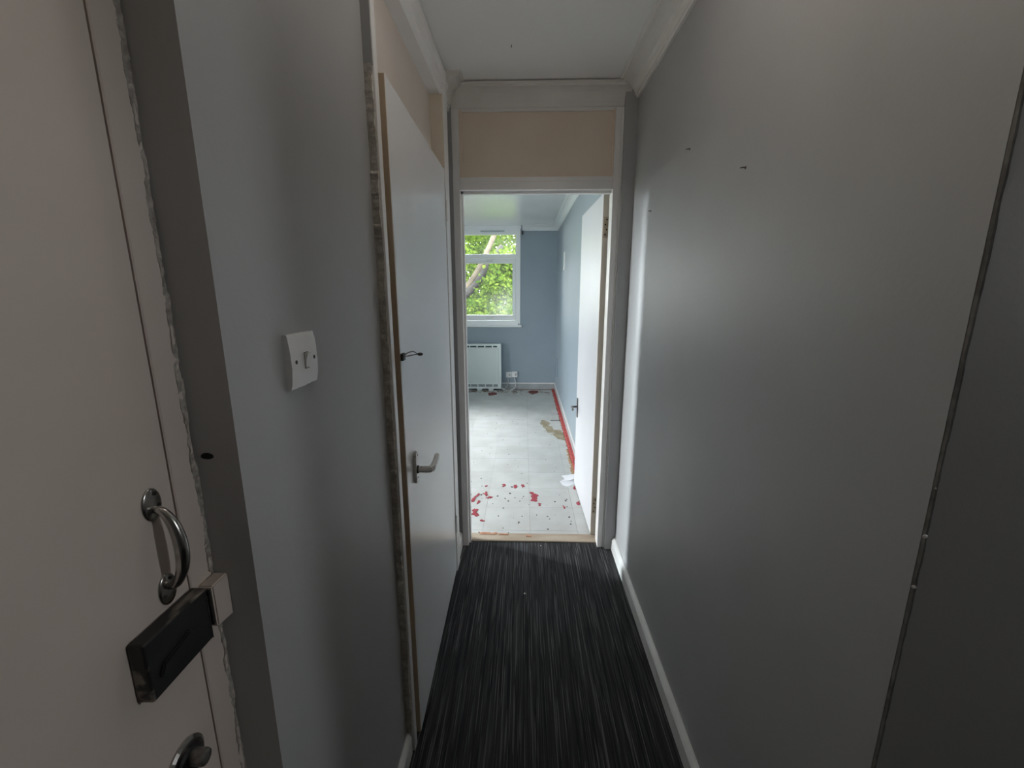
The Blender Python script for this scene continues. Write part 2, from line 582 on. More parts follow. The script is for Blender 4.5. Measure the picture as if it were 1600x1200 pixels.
# ------------------------------------------------------------------ shell
struct('ground', box(B(), -40, 40, -30, 45, -0.4, -0.16), GRASS, 'green lawn outside the window below the trees', 'lawn')
struct('floor', box(B(), -0.45, XLB, YLB, 2.385, -0.12, 0.0), CARPET, 'charcoal carpet with fine pale stripes running along the hallway', 'carpet')
rf = struct('floor', box(B(), XRL, XRR, 2.385, YW, -0.12, -0.004), SUB, 'pale square vinyl tile floor of the room beyond the doorway', 'floor')
struct('ceiling', box(B(), -1.2, XLB + 0.2, YLB - 0.2, 2.40, ZC, 2.7), CEIL, 'off white ceiling above the narrow hallway', 'ceiling')
struct('ceiling', box(B(), XRL - 0.2, XRR + 0.3, 2.40, YW + 0.2, ZCR, 2.7), CEILR, 'glossy white ceiling of the room beyond the doorway', 'ceiling')

b = B()
box(b, -1.1, XL, YC_L, 1.145, -0.12, ZC)
box(b, -1.1, -0.95, 1.145, 2.185, -0.12, ZC)
box(b, -1.1, XL, 2.185, 2.335, -0.12, ZC)
wl = struct('wall_left', b, WALL, 'grey painted hallway wall carrying the light switch', 'wall')
b = B()
box(b, -1.1, XL, YLB, -0.375, -0.12, ZC)
box(b, -1.1, XL, -0.375, YC_L, 2.40, ZC)
box(b, -1.1, -0.60, -0.375, YC_L, -0.12, 2.035)
box(b, -0.60, -0.445, -0.375, -0.336, 2.035, 2.40)
box(b, -0.60, -0.445, 0.4935, YC_L, 2.035, 2.40)
box(b, -1.1, -1.0, -0.375, YC_L, 2.035, 2.40)
struct('wall_entrance', b, WALL, 'grey wall around the entrance door', 'wall')
b = B()
box(b, XR, 0.75, YC_R, 2.50, -0.12, ZC)
wr = struct('wall_right', b, WALL, 'long grey painted hallway wall dotted with old nail marks', 'wall')
b = B()
box(b, 0.75, XLB + 0.2, YC_R, YC_R + 0.2, -0.12, ZC)
box(b, XR + 0.004, 0.75, YC_R - 0.004, YC_R + 0.0, -0.0, ZC)
struct('wall_lobby', b, WALL, 'shadowed grey wall turning away past the corner of the hallway', 'wall')
b = B()
box(b, -1.1, XLB + 0.2, YLB - 0.2, YLB, -0.12, ZC)
struct('wall_back', b, WALL, 'grey wall at the back of the entrance lobby', 'wall')
b = B()
y0, y1, z0, z1 = WIN_LOBBY
box(b, XLB, XLB + 0.2, YLB, y0, -0.12, ZC)
box(b, XLB, XLB + 0.2, y1, YC_R, -0.12, ZC)
box(b, XLB, XLB + 0.2, y0, y1, -0.12, z0)
box(b, XLB, XLB + 0.2, y0, y1, z1, ZC)
struct('wall_lobby_window', b, WALL, 'grey lobby wall with a window in it', 'wall')
# partition with the far doorway
b = B()
box(b, 0.4748, XR, 2.315, YRM, -0.12, ZC)
box(b, XRL - 0.2, -0.356, 2.335, YRM, -0.12, 2.7)
box(b, -0.356, 0.4748, 2.40, YRM, 2.02, 2.7)
struct('wall_far', b, [WALL], 'grey wall strip beside the far doorway', 'wall')
b = B()
x0, x1, z0, z1 = WIN_FAR
box(b, x1, XRR + 0.3, YW, YW + 0.2, -0.12, 2.7)
box(b, XRL - 0.2, x0, YW, YW + 0.2, -0.12, 2.7)
box(b, x0, x1, YW, YW + 0.2, -0.12, z0)
box(b, x0, x1, YW, YW + 0.2, z1, 2.7)
wf = struct('wall_window', b, ROOM, 'blue grey wall under and beside the garden window', 'wall')
b = B()
box(b, XRR, XRR + 0.25, YRM, YW, -0.12, 2.7)
wrr = struct('wall_room_right', b, ROOM, 'blue grey room wall behind the open white door', 'wall')
b = B()
y0, y1, z0, z1 = WIN_SIDE
box(b, XRL - 0.2, XRL, YRM, y0, -0.12, 2.7)
box(b, XRL - 0.2, XRL, y1, YW, -0.12, 2.7)
box(b, XRL - 0.2, XRL, y0, y1, -0.12, z0)
box(b, XRL - 0.2, XRL, y0, y1, z1, 2.7)
struct('wall_room_left', b, ROOM, 'blue grey room wall with a tall side window', 'wall')

# vinyl tiles, one by one (whole ones share a mesh, cut ones at the edges do not)
PITCH, GAP = 0.299, 0.0011
xs = [0.043 + PITCH * k for k in range(-12, 4)]
ys = [2.505 + PITCH * k for k in range(-1, 16)]
whole = {}
for i in range(len(xs) - 1):
    for j in range(len(ys) - 1):
        ax, bx_ = max(xs[i], XRL + 0.002), min(xs[i + 1], XRR - 0.002)
        ay, by_ = max(ys[j], 2.465), min(ys[j + 1], YW - 0.002)
        if bx_ - ax < 0.01 or by_ - ay < 0.01:
            continue
        wd, ht = round(bx_ - ax, 4), round(by_ - ay, 4)
        key = (wd, ht)
        if key not in whole:
            t = B()
            h = GAP / 2
            box(t, -wd / 2 + h, wd / 2 - h, -ht / 2 + h, ht / 2 - h, -0.004, 0.0)
            o = obj('tile', t, TILE)
            whole[key] = o.data
        else:
            o = bpy.data.objects.new('tile', whole[key])
            COL.objects.link(o)
        o.parent = rf
        o.location = ((ax + bx_) / 2, (ay + by_) / 2, random.uniform(-0.0004, 0.0))

# ------------------------------------------------------------------ far doorway: frame, transom, threshold
fr = root('trim_1', (0.057, 2.4, 0), 'white painted frame of the far doorway with panel above', 'door frame', kind='structure')
JL, JR, HEAD = -0.3216, 0.4354, 1.97
b = B(); box(b, -0.356, JL, YF, YRM + 0.006, 0, 2.335, 0.002)
obj('jamb', b, FRAME, fr)
b = B(); box(b, JR, 0.4606, YF, 2.412, 0, 2.335, 0.002); box(b, 0.4606, 0.4668, YF + 0.006, 2.4, 0, 2.335); box(b, 0.4668, 0.4748, YF - 0.002, 2.4, 0, 2.335, 0.002)
obj('jamb', b, FRAME, fr)
b = B(); box(b, JL, JR, YF, YRM + 0.006, HEAD, 2.006, 0.002)
obj('frame_head', b, FRAME, fr)
b = B(); box(b, JL, JR, YF + 0.004, 2.42, 2.006, 2.030, 0.003)
obj('rail', b, FRAME, fr)
b = B(); box(b, JL, JR, 2.352, 2.40, 2.030, ZC)
obj('transom_panel', b, TAN, fr)
b = B()
for x0, x1 in ((JL, JL + 0.014), (JR - 0.010, JR)):
    box(b, x0, x1, 2.342, 2.36, 2.030, 2.335, 0.002)
obj('panel_bead', b, TAN, fr)
b = B()
box(b, JL, JL + 0.010, 2.365, 2.400, 0, HEAD)
box(b, JL, JR, 2.365, 2.400, HEAD - 0.012, HEAD)
obj('door_stop', b, FRAME, fr)
b = B(); prism(b, [(2.378, -0.02), (2.378, 0.005), (2.384, 0.008), (2.462, 0.006), (2.468, -0.02)], 'x', JL - 0.005, JR + 0.01)
th = struct('trim_2', b, THRESH, 'worn bare wood threshold strip between carpet and tiles', 'threshold')
b = B()
rr = random.Random(5)
for (x0, x1, yy) in ((-0.27, -0.16, 2.452), (-0.15, -0.09, 2.445), (0.02, 0.05, 2.43)):
    n = 9
    up = [(x0 + (x1 - x0) * k / n, yy + 0.010 + rr.uniform(-0.004, 0.006)) for k in range(n + 1)]
    dn = [(x0 + (x1 - x0) * k / n, yy - 0.006 + rr.uniform(-0.004, 0.004)) for k in range(n + 1)][::-1]
    prism(b, up + dn, 'z', 0.004, 0.0092)
obj('residue', b, RUST, th)

# coving
b = B(); cove(b, (-0.372, 2.352, ZC - 0.006), (XR, 2.352, ZC - 0.006), (0, -1, 0), 0.088, 0.099, 0.9, 0.9)
struct('trim_3', b, COVE, 'white plaster coving above the far doorway', 'coving')
b = B(); cove(b, (XR, YC_R, ZC), (XR, 2.352, ZC), (-1, 0, 0), 0.100, 0.064, 0, 0.85)
struct('trim_4', b, COVE, 'white plaster coving along the long right hallway wall', 'coving')
b = B(); cove(b, (XL, 2.352, ZC), (XL, 2.172, ZC), (1, 0, 0), 0.092, 0.105, 0.9, 0.0)
struct('trim_5', b, COVE, 'short stub of coving between the side door frame and far doorway', 'coving')
b = B(); cove(b, (XL, 1.14, ZC), (XL, YC_L, ZC), (1, 0, 0), 0.088, 0.075)
struct('trim_6', b, COVE, 'white plaster coving above the wall with the light switch', 'coving')
b = B(); cove(b, (XRR, YW, ZCR), (XRR, YRM, ZCR), (-1, 0, 0), 0.075, 0.075, 0.95, 0)
struct('trim_7', b, mat('room_cove', (0.74, 0.77, 0.78), rough=0.5), 'white coving along the room wall behind the open door', 'coving')
b = B(); cove(b, (-0.03, YW, ZCR), (XRR, YW, ZCR), (0, -1, 0), 0.075, 0.075, 0, 0.95)
struct('trim_8', b, MATS['room_cove'], 'short white coving between garden window and room corner', 'coving')

# skirtings
def skirting(name, x0, y0, y1, side, t, h, m, label, zb=0.0):
    b = B()
    prism(b, [(x0 + side * p[0], p[1] + zb) for p in skirt_profile(t, h)], 'y', y0, y1)
    return struct(name, b, m, label, 'skirting')
skirting('baseboard_right', XR, YC_R, 2.315, -1, 0.021, 0.078, SKIRT, 'white skirting board along the long right hallway wall')
skirting('baseboard_left', XL, YC_L, 1.142, 1, 0.015, 0.078, SKIRT, 'white skirting board under the light switch wall')
skirting('baseboard_left', XL, 2.186, 2.335, 1, 0.018, 0.085, SKIRT, 'short white skirting stub beside the far doorway')
b = B(); prism(b, skirt_room := [(XRR, 0), (XRR - 0.014, 0), (XRR - 0.014, 0.082), (XRR, 0.082)], 'y', 2.48, YW)
s1 = struct('baseboard_room_right', b, SKIRTG, 'grey skirting with white top along the room wall behind the door', 'skirting')
b = B(); box(b, XRR - 0.017, XRR, 2.48, YW, 0.082, 0.100, 0.003)
obj('cap', b, SKIRT, s1)
b = B(); box(b, XRL, XRR - 0.014, YW - 0.014, YW, 0, 0.082)
s2 = struct('baseboard_window', b, SKIRTG, 'grey skirting with white top under the garden window', 'skirting')
b = B(); box(b, XRL, XRR - 0.014, YW - 0.017, YW, 0.082, 0.100, 0.003)
obj('cap', b, SKIRT, s2)

# ------------------------------------------------------------------ left cupboard door and its frame
sf = root('trim_9', (-0.38, 1.65, 0), 'full height white frame around the side door with panel above', 'door frame', kind='structure')
XSF = -0.352
b = B(); box(b, -0.46, XSF, 1.147, 1.176, 0, 2.415, 0.0025); box(b, -0.46, -0.392, 1.176, 1.19, 0, 2.01)
obj('jamb', b, FRAME, sf)
b = B(); box(b, -0.46, XSF, 2.092, 2.186, 0, 2.415, 0.003)
obj('jamb', b, FRAME, sf)
b = B(); box(b, -0.408, XSF - 0.002, 2.078, 2.093, 2.016, 2.31, 0.0)
obj('jamb_lining', b, PALEWOOD, sf)
b = B()
prism(b, [(-0.46, 2.30), (-0.362, 2.30), (-0.352, 2.306), (-0.347, 2.318), (-0.350, 2.332), (-0.356, 2.338), (-0.356, 2.352), (-0.346, 2.358), (-0.343, 2.374), (-0.350, 2.384), (-0.350, 2.418), (-0.46, 2.418)], 'y', 1.147, 2.186)
obj('frame_head', b, FRAME, sf)
b = B(); box(b, -0.44, -0.408, 1.17, 2.10, 2.0, 2.32)
obj('transom_panel', b, PINKPANEL, sf)
b = B(); box(b, -0.44, -0.395, 1.176, 2.092, 2.010, 2.016)
obj('panel_bead', b, FRAME, sf)
b = B(); rough_bar(b, 0.08, 2.0, 300, (-0.378, -0.357), (1.140, 1.149), 0.0020, random.Random(2))
obj('plaster_edge', b, PLASTER, sf)
b = B(); box(b, -0.378, -0.3535, 1.141, 1.149, 2.0, 2.42)
obj('plaster_edge', b, WALL, sf)

# leaf: near edge swung slightly into the hall
d2 = tag(bpy.data.objects.new('door_2', None), 'white flush side door standing slightly ajar with chipped lever handle', 'door', kind='structure')
COL.objects.link(d2)
d2.location = (-0.356, 2.082, 0)
D2A = math.radians(0.75)
def d2pt(s, x, z):          # s = distance from the hinge edge, x = out of the face
    return Vector((-0.356 + s * math.sin(D2A) + x * math.cos(D2A), 2.082 - s * math.cos(D2A) + x * math.sin(D2A), z))
def d2M():
    return Matrix.Translation((-0.356, 2.082, 0)) @ Matrix.Rotation(-0.0, 4, 'Z') @ Matrix(((math.cos(D2A), math.sin(D2A), 0, 0), (math.sin(D2A), -math.cos(D2A), 0, 0), (0, 0, 1, 0), (0, 0, 0, 1)))
M2 = d2M()
W2 = 0.882
b = B(); box(b, -0.040, 0.0, 0.0, W2 - 0.0035, 0.014, 2.006, 0.0012, 1, M2)
obj('leaf', b, DOORW, d2)
b = B(); box(b, -0.0395, -0.0008, W2 - 0.004, W2, 0.014, 2.006, 0, 1, M2)
obj('edge_lipping', b, BAREWOOD, d2)
hd = obj('handle', (lambda bm: (prism(bm, [(-0.017, -0.042), (-0.009, -0.052), (0.009, -0.052), (0.017, -0.042), (0.017, 0.042), (0.009, 0.052), (-0.009, 0.052), (-0.017, 0.042)], 'x', 0, 0.010), bmesh.ops.bevel(bm, geom=list(bm.edges), offset=0.0025, segments=2, affect='EDGES'), bmesh.ops.transform(bm, matrix=Matrix.Translation((0, 0.7885, 0.937)), verts=bm.verts), bmesh.ops.transform(bm, matrix=M2, verts=bm.verts), bm)[-1])(B()), HANDLEW, d2)
P = [d2pt(0.7885, 0.008, 0.930), d2pt(0.7885, 0.020, 0.930), d2pt(0.7885, 0.040, 0.930), d2pt(0.787, 0.050, 0.930), d2pt(0.777, 0.0555, 0.931), d2pt(0.74, 0.056, 0.933), d2pt(0.688, 0.054, 0.936)]
b = B(); tube(b, P, [0.0105, 0.0105, 0.0115, 0.0115, 0.0105, 0.0095, 0.010], 8)
obj('lever', b, HANDLEW, hd)
b = B(); lathe_x(b, d2pt(0.7885, 0.0095, 0.930), [(0, 0.013), (0.005, 0.0125), (0.006, 0.009)])
obj('collar', b, DARK, hd)
for dz in (-0.038, 0.038):
    b = B(); lathe_x(b, d2pt(0.7795, 0.0095, 0.937 + dz), [(0, 0.0035), (0.0012, 0.003), (0.0016, 0.001)], n=10)
    obj('screw', b, DARK, hd)
# bent hook catch above the handle
hc = B(); box(hc, -0.002, 0.008, W2 - 0.030, W2 - 0.004, 1.292, 1.312, 0.002, 2, M2)
hk = obj('hook_catch', hc, DARK, d2)
c0 = d2pt(W2 - 0.014, 0.006, 1.304)
b = B()
tube(b, smooth_path([c0, c0 + Vector((0.012, 0.004, 0.010)), c0 + Vector((0.026, 0.012, 0.012)), c0 + Vector((0.034, 0.02, 0.004))]), 0.0016, 6)
tube(b, smooth_path([c0, c0 + Vector((0.014, 0.004, 0.001)), c0 + Vector((0.030, 0.016, 0.003)), c0 + Vector((0.044, 0.03, 0.002))]), 0.0018, 6)
obj('wire', b, DULLMETAL, hk)
b = B(); tube(b, [c0 + Vector((0.034, 0.02, 0.0035)), c0 + Vector((0.038, 0.024, 0.003)), c0 + Vector((0.044, 0.03, 0.002)), c0 + Vector((0.047, 0.033, 0.002))], [0.002, 0.0045, 0.0045, 0.002], 8)
obj('knob', b, DARK, hk)
for z in (0.235, 1.79):
    b = B(); tube(b, [(-0.351, 2.088, z), (-0.351, 2.088, z + 0.09)], 0.0055, 10)
    box(b, -0.356, -0.3515, 2.084, 2.10, z, z + 0.09)
    obj('hinge', b, FRAME, d2)

# ------------------------------------------------------------------ open door of the room
A3 = math.radians(1.3)
H3 = Vector((0.4135, 2.458, 0))
M3 = Matrix.Translation(H3) @ Matrix.Rotation(A3, 4, 'Z')
d3 = tag(bpy.data.objects.new('door_3', None), 'white flush room door swung open against the blue grey wall', 'door', kind='structure')
COL.objects.link(d3)
d3.location = (0.43, 2.47, 0)
b = B(); box(b, 0.0, 0.036, 0.004, 0.742, 0.008, 1.978, 0.0012, 1, M3)
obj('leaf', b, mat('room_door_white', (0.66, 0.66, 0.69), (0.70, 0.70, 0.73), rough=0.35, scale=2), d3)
b = B(); box(b, 0.0006, 0.0354, 0.0, 0.0045, 0.008, 1.978, 0, 1, M3)
lip = obj('edge_lipping', b, PALEWOOD, d3)
for z0 in (1.755, 0.15):
    b = B(); box(b, 0.006, 0.030, -0.0014, 0.001, z0, z0 + 0.105, 0.0004, 1, M3)
    hl = obj('hinge_leaf', b, mat('painted_hinge', (0.56, 0.45, 0.33), (0.42, 0.33, 0.24), rough=0.5, scale=50), d3)
    b = B()
    for k, zz in enumerate((0.015, 0.04, 0.065, 0.09)):
        c = M3 @ Vector((0.014 + 0.008 * (k % 2), -0.001, z0 + zz))
        vs = [b.verts.new(c + Vector((0.0042 * math.cos(t * math.pi / 5), -0.0008, 0.0042 * math.sin(t * math.pi / 5)))) for t in range(10)]
        b.faces.new(vs)
        r_ = bmesh.ops.extrude_face_region(b, geom=[b.faces[-1]] if False else [f for f in b.faces if vs[0] in f.verts])
        bmesh.ops.translate(b, verts=[v for v in r_['geom'] if isinstance(v, bmesh.types.BMVert)], vec=(0, 0.001, 0))
    obj('screw_hole', b, HOLE, hl)
b = B(); box(b, -0.007, 0.0, 0.655, 0.692, 0.560, 0.705, 0.003, 2, M3)
hp = obj('handle', b, DULLMETAL, d3)
b = B()
P = [(-0.005, 0.674, 0.640), (-0.025, 0.674, 0.640), (-0.040, 0.674, 0.640), (-0.046, 0.668, 0.641), (-0.048, 0.650, 0.645), (-0.047, 0.600, 0.648), (-0.050, 0.575, 0.642)]
tube(b, smooth_path([M3 @ Vector(p) for p in P], 4), 0.0075, 8)
obj('lever', b, DULLMETAL, hp)

# ------------------------------------------------------------------ entrance door, frame, furniture
ef = root('trim_10', (XE, 0.08, 0), 'off white entrance door frame with ragged paint edge', 'door frame', kind='structure')
b = B(); box(b, -0.60, XE, 0.4935, YC_L, 0, 2.035, 0.0015, 1); box(b, -0.60, -0.485, 0.470, 0.4935, 0, 2.0)
ej = obj('jamb', b, MAGN, ef)
b = B(); box(b, -0.60, XE, -0.375, -0.336, 0, 2.035, 0.0015, 1); box(b, -0.60, -0.485, -0.336, -0.315, 0, 2.0)
obj('jamb', b, MAGN, ef)
b = B(); box(b, -0.60, XE, -0.336, 0.4935, 1.996, 2.035, 0.0015, 1); box(b, -0.60, -0.485, -0.336, 0.4935, 1.975, 1.996)
obj('frame_head', b, MAGN, ef)
b = B(); rough_bar(b, 0.0, 2.03, 520, (-0.437, -0.4338), (0.5270, 0.5345), 0.0017, random.Random(8))
obj('paint_edge', b, FILLER, ef)
# square latch keep screwed to the frame
b = B()
prism(b, [(0.503, 1.040), (0.5345, 1.036), (0.5345, 1.102), (0.503, 1.102)], 'x', XE, XE + 0.020)
bmesh.ops.bevel(b, geom=list(b.edges), offset=0.002, segments=2, affect='EDGES')
kp = obj('latch_keep', b, MAGN, ef)
b = B(); box(b, XE + 0.001, XE + 0.0165, 0.4995, 0.5035, 1.046, 1.097)
obj('slot', b, HOLE, kp)

b = B(); box(b, -0.482, XE, -0.333, 0.4905, 0.006, 1.993, 0.0015, 1)
d1 = struct('door_1', b, MAGN, 'off white entrance door with chrome pull handle and black latch', 'door', at=(XE, 0.08, 0))

# glazed fanlight over the entrance door, lit from the stairwell behind it
w4 = root('window_4', (-0.45, 0.08, 2.035), 'narrow glazed fanlight over the entrance door', 'window', kind='structure')
for nm, q in (('frame', (-0.336, -0.306, 2.035, 2.40)), ('frame', (0.4635, 0.4935, 2.035, 2.40)), ('frame_head', (-0.306, 0.4635, 2.37, 2.40)), ('frame_bottom', (-0.306, 0.4635, 2.035, 2.06))):
    b = B(); box(b, -0.50, -0.44, *q, 0.002); obj(nm, b, MAGN, w4)
b = B(); box(b, -0.472, -0.468, -0.31, 0.468, 2.055, 2.375)
obj('pane', b, glass_material('fanlight_glass', 0.0, (0, 9, 9)), w4)
ll = bpy.data.lights.new('stairwell_lamp', 'AREA')
ll.shape = 'RECTANGLE'
ll.size, ll.size_y = 0.8, 0.30
ll.energy = STAIR
ll.color = (1.0, 0.84, 0.69)
lo_ = bpy.data.objects.new('stairwell_lamp', ll)
COL.objects.link(lo_)
lo_.location = (-0.97, 0.08, 2.215)
lo_.rotation_euler = Vector((1, 0, 0)).to_track_quat('-Z', 'Z').to_euler()

# bow pull handle
b = B()
pts = smooth_path([(XE + 0.003, 0.4585, 1.2385), (XE + 0.012, 0.459, 1.2350), (XE + 0.020, 0.4597, 1.222), (XE + 0.0245, 0.460, 1.205), (XE + 0.026, 0.460, 1.187), (XE + 0.0245, 0.460, 1.168), (XE + 0.020, 0.4597, 1.152), (XE + 0.012, 0.459, 1.1395), (XE + 0.003, 0.4585, 1.137)], 5)
n = len(pts)
rad = [0.0045 + 0.0030 * math.sin(math.pi * k / (n - 1)) ** 1.5 for k in range(n)]
tube(b, pts, rad, 12)
ph = obj('pull_handle', b, CHROME, d1, smooth=True)
for zc in (1.2440, 1.1325):
    b = B(); lathe_x(b, (XE - 0.0005, 0.4585, zc), [(0, 0.0135), (0.0016, 0.0135), (0.0026, 0.0125), (0.0034, 0.008), (0.0036, 0.001)], sy=1.0, sz=1.5, n=28)
    rs = obj('rose', b, CHROME, ph, smooth=True)
    for dy, dz in ((-0.007, -0.006), (0.004, 0.0125), (0.008, -0.003)):
        b = B(); lathe_x(b, (XE + 0.0024, 0.4585 + dy, zc + dz), [(0, 0.0024), (0.0014, 0.0022), (0.0016, 0.0008)], n=10)
        obj('screw', b, DARK, rs)

# black rim latch
b = B(); box(b, XE, XE + 0.020, 0.395, 0.4935, 1.033, 1.109, 0.0032, 3)
for f in b.faces:
    f.material_index = 1 if (f.calc_center_median().z > 1.1065 or f.calc_center_median().y < 0.3975) else 0
la = obj('rim_latch', b, [BLACK, WORN], d1)
b = B()
prism(b, [(0.406, 1.058), (0.413, 1.051), (0.458, 1.064), (0.461, 1.073), (0.454, 1.078), (0.413, 1.070)], 'x', XE + 0.018, XE + 0.0245)
bmesh.ops.bevel(b, geom=list(b.edges), offset=0.0018, segments=2, affect='EDGES')
obj('snib', b, BLACK, la)
b = B(); box(b, XE + 0.003, XE + 0.015, 0.492, 0.4985, 1.048, 1.084, 0.001, 1)
obj('bolt', b, DULLMETAL, la)
b = B(); box(b, XE + 0.0194, XE + 0.0205, 0.4905, 0.4915, 1.034, 1.096)
obj('worn_edge', b, DULLMETAL, la)

# lower lock: round rose and thumb turn
b = B(); lathe_x(b, (XE - 0.0005, 0.437, 0.893), [(0, 0.031), (0.003, 0.031), (0.0055, 0.027), (0.006, 0.020)], n=36)
lk = obj('lock_rose', b, CHROME, d1, smooth=False)
b = B(); lathe_x(b, (XE + 0.004, 0.437, 0.893), [(0, 0.021), (0.003, 0.021), (0.005, 0.017)], n=30)
obj('lock_ring', b, BLACK, lk)
b = B(); lathe_x(b, (XE + 0.005, 0.4405, 0.899), [(0, 0.010), (0.008, 0.0105), (0.018, 0.0105), (0.0215, 0.0095), (0.0225, 0.006)], n=24)
obj('thumb_turn', b, DULLMETAL, lk, smooth=False)

# drilled hole in the reveal beside the entrance frame
b = B()
vs = [b.verts.new((-0.417 + 0.0085 * math.cos(t * math.pi / 9), YC_L - 0.0006, 1.274 + 0.0052 * math.sin(t * math.pi / 9) * (1 if t < 10 else 0.7))) for t in range(18)]
f = b.faces.new(vs)
r_ = bmesh.ops.extrude_face_region(b, geom=[f])
bmesh.ops.translate(b, verts=[v for v in r_['geom'] if isinstance(v, bmesh.types.BMVert)], vec=(0, 0.0012, 0))
obj('drilled_hole', b, HOLE, wl)

# ------------------------------------------------------------------ light switch
ls = root('light_switch', (XL, 0.712, 1.376), 'white plastic rocker light switch plate on the grey hallway wall', 'light switch')
b = B()
N = 16
rsw = random.Random(4)
grid = []
for i in range(N + 1):
    row = []
    for j in range(N + 1):
        u, v = i / N * 2 - 1, j / N * 2 - 1
        edge = max(abs(u), abs(v))
        x = 0.0125 - 0.0042 * abs(v) ** 3 - 0.0015 * abs(u) ** 4
        jy = rsw.uniform(-0.0007, 0.0007) if abs(u) == 1 or abs(v) == 1 else 0
        row.append(b.verts.new((XL + x, 0.712 + u * 0.0435 + jy, 1.376 + v * 0.0435 + jy)))
    grid.append(row)
for i in range(N):
    for j in range(N):
        b.faces.new((grid[i][j], grid[i + 1][j], grid[i + 1][j + 1], grid[i][j + 1]))
bd = [e for e in b.edges if len(e.link_faces) == 1]
r_ = bmesh.ops.extrude_edge_only(b, edges=bd)
for v in r_['geom']:
    if isinstance(v, bmesh.types.BMVert):
        v.co.x = XL - 0.0005
obj('plate', b, PLASTIC, ls)
b = B(); box(b, XL + 0.0112, XL + 0.0128, 0.7070, 0.7212, 1.3605, 1.388)
rk = obj('rocker_surround', b, mat('grey_gap', (0.16, 0.155, 0.15), rough=0.7), ls)
b = B(); prism(b, [(XL + 0.012, 1.3625), (XL + 0.0145, 1.3625), (XL + 0.0150, 1.374), (XL + 0.0195, 1.3868), (XL + 0.012, 1.3868)], 'y', 0.7078, 0.7202)
obj('rocker', b, PLASTIC, ls)
for y in (0.682, 0.742):
    b = B(); lathe_x(b, (XL + 0.0118, y, 1.3755), [(0, 0.0034), (0.0008, 0.0032), (0.001, 0.001)], n=12)
    obj('screw', b, DARK, ls)

# ------------------------------------------------------------------ fill lamp added to brighten the hallway (out of view below its ceiling)
hl_ = root('fill_lamp', (0.08, FILL_Y, ZC), 'small unseen globe lamp added to brighten the hallway', 'fill lamp')
b = B(); tube(b, [(0.08, FILL_Y, ZC), (0.08, FILL_Y, ZC - 0.02)], 0.06, 24); obj('base', b, PLASTIC, hl_)
gm = bpy.data.materials.new('fill_globe')
gm.use_nodes = True
gb = gm.node_tree.nodes['Principled BSDF']
gb.inputs['Base Color'].default_value = (0.8, 0.78, 0.74, 1)
gb.inputs['Emission Color'].default_value = (1.0, 0.93, 0.85, 1)
gb.inputs['Emission Strength'].default_value = HALL_FILL
b = B(); bmesh.ops.create_uvsphere(b, u_segments=24, v_segments=14, radius=0.065)
bmesh.ops.translate(b, verts=b.verts, vec=(0.08, FILL_Y, ZC - 0.155))
obj('globe', b, gm, hl_, smooth=True)
b = B(); tube(b, [(0.08, FILL_Y, ZC - 0.015), (0.08, FILL_Y, ZC - 0.095)], 0.012, 10); obj('stem', b, PLASTIC, hl_)

# ------------------------------------------------------------------ nail marks, ceiling mark, carpet crumbs
for px, py, lab in ((1078, 233, 'small rusty nail in the right wall closest to its coving'), (1165, 262, 'bent dark nail with stained hole in the right wall'), (1017, 330, 'short nail in the right wall beside the far doorway')):
    d = ray(px, py)
    p = Vector((0, 0, CAM_H)) + d * (XR / d.x)
    b = B()
    tube(b, [p + Vector((0.006, 0, 0)), p + Vector((-0.006, 0, 0.001)), p + Vector((-0.010, 0.006, 0.001))], [0.0014, 0.0014, 0.0012], 8)
    tube(b, [p + Vector((0.0005, 0, 0)), p + Vector((-0.0012, 0, 0))], [0.0042, 0.003], 9)
    tag(obj('wall_nail', b, GRIT, at=p), lab, 'nail', 'nails left in the right wall')
p = on_z(799, 70, ZC)
b = B(); tube(b, [p + Vector((0, 0, 0.004)), p - Vector((0, 0, 0.008)), p + Vector((0.001, -0.006, -0.011))], 0.0015, 8)
tag(obj('ceiling_hook', b, GRIT, at=p), 'tiny dark hook left in the hallway ceiling', 'hook')
for px, py, s, lab in ((820, 928, 0.006, 'tiny pale plaster crumb lying mid carpet'), (845, 853, 0.004, 'tiny white speck on the carpet next to the threshold')):
    p = on_z(px, py)
    b = B()
    bmesh.ops.create_icosphere(b, subdivisions=1, radius=s)
    for v in b.verts:
        v.co *= random.uniform(0.6, 1.1); v.co.z = v.co.z * 0.6 + s * 0.4
    bmesh.ops.translate(b, verts=b.verts, vec=p)
    tag(obj('plaster_crumb', b, PLASTIC, at=p), lab, 'crumb')

# chips along the outer corner of the hallway's right wall
rr = random.Random(3)
b = B(); rough_bar(b, 0.0, ZC, 220, (XR + 0.0005, XR + 0.0035), (YC_R - 0.0050, YC_R + 0.0015), 0.0007, rr)
obj('corner_bead', b, mat('grimy_corner', (0.10, 0.096, 0.09), (0.20, 0.195, 0.185), rough=0.9, scale=40), wr)
for px, py, s in ((1434, 838, 0.0035), (1417, 917, 0.0042), (1448, 763, 0.002)):
    d = ray(px, py)
    p = Vector((0, 0, CAM_H)) + d * ((YC_R - 0.005) / d.y)
    p.x = max(p.x, XR)
    b = B(); bmesh.ops.create_icosphere(b, subdivisions=1, radius=s)
    for v in b.verts:
        v.co *= random.uniform(0.7, 1.1); v.co.y *= 0.35
    bmesh.ops.translate(b, verts=b.verts, vec=p)
    obj('paint_chip', b, FRAME, wr)

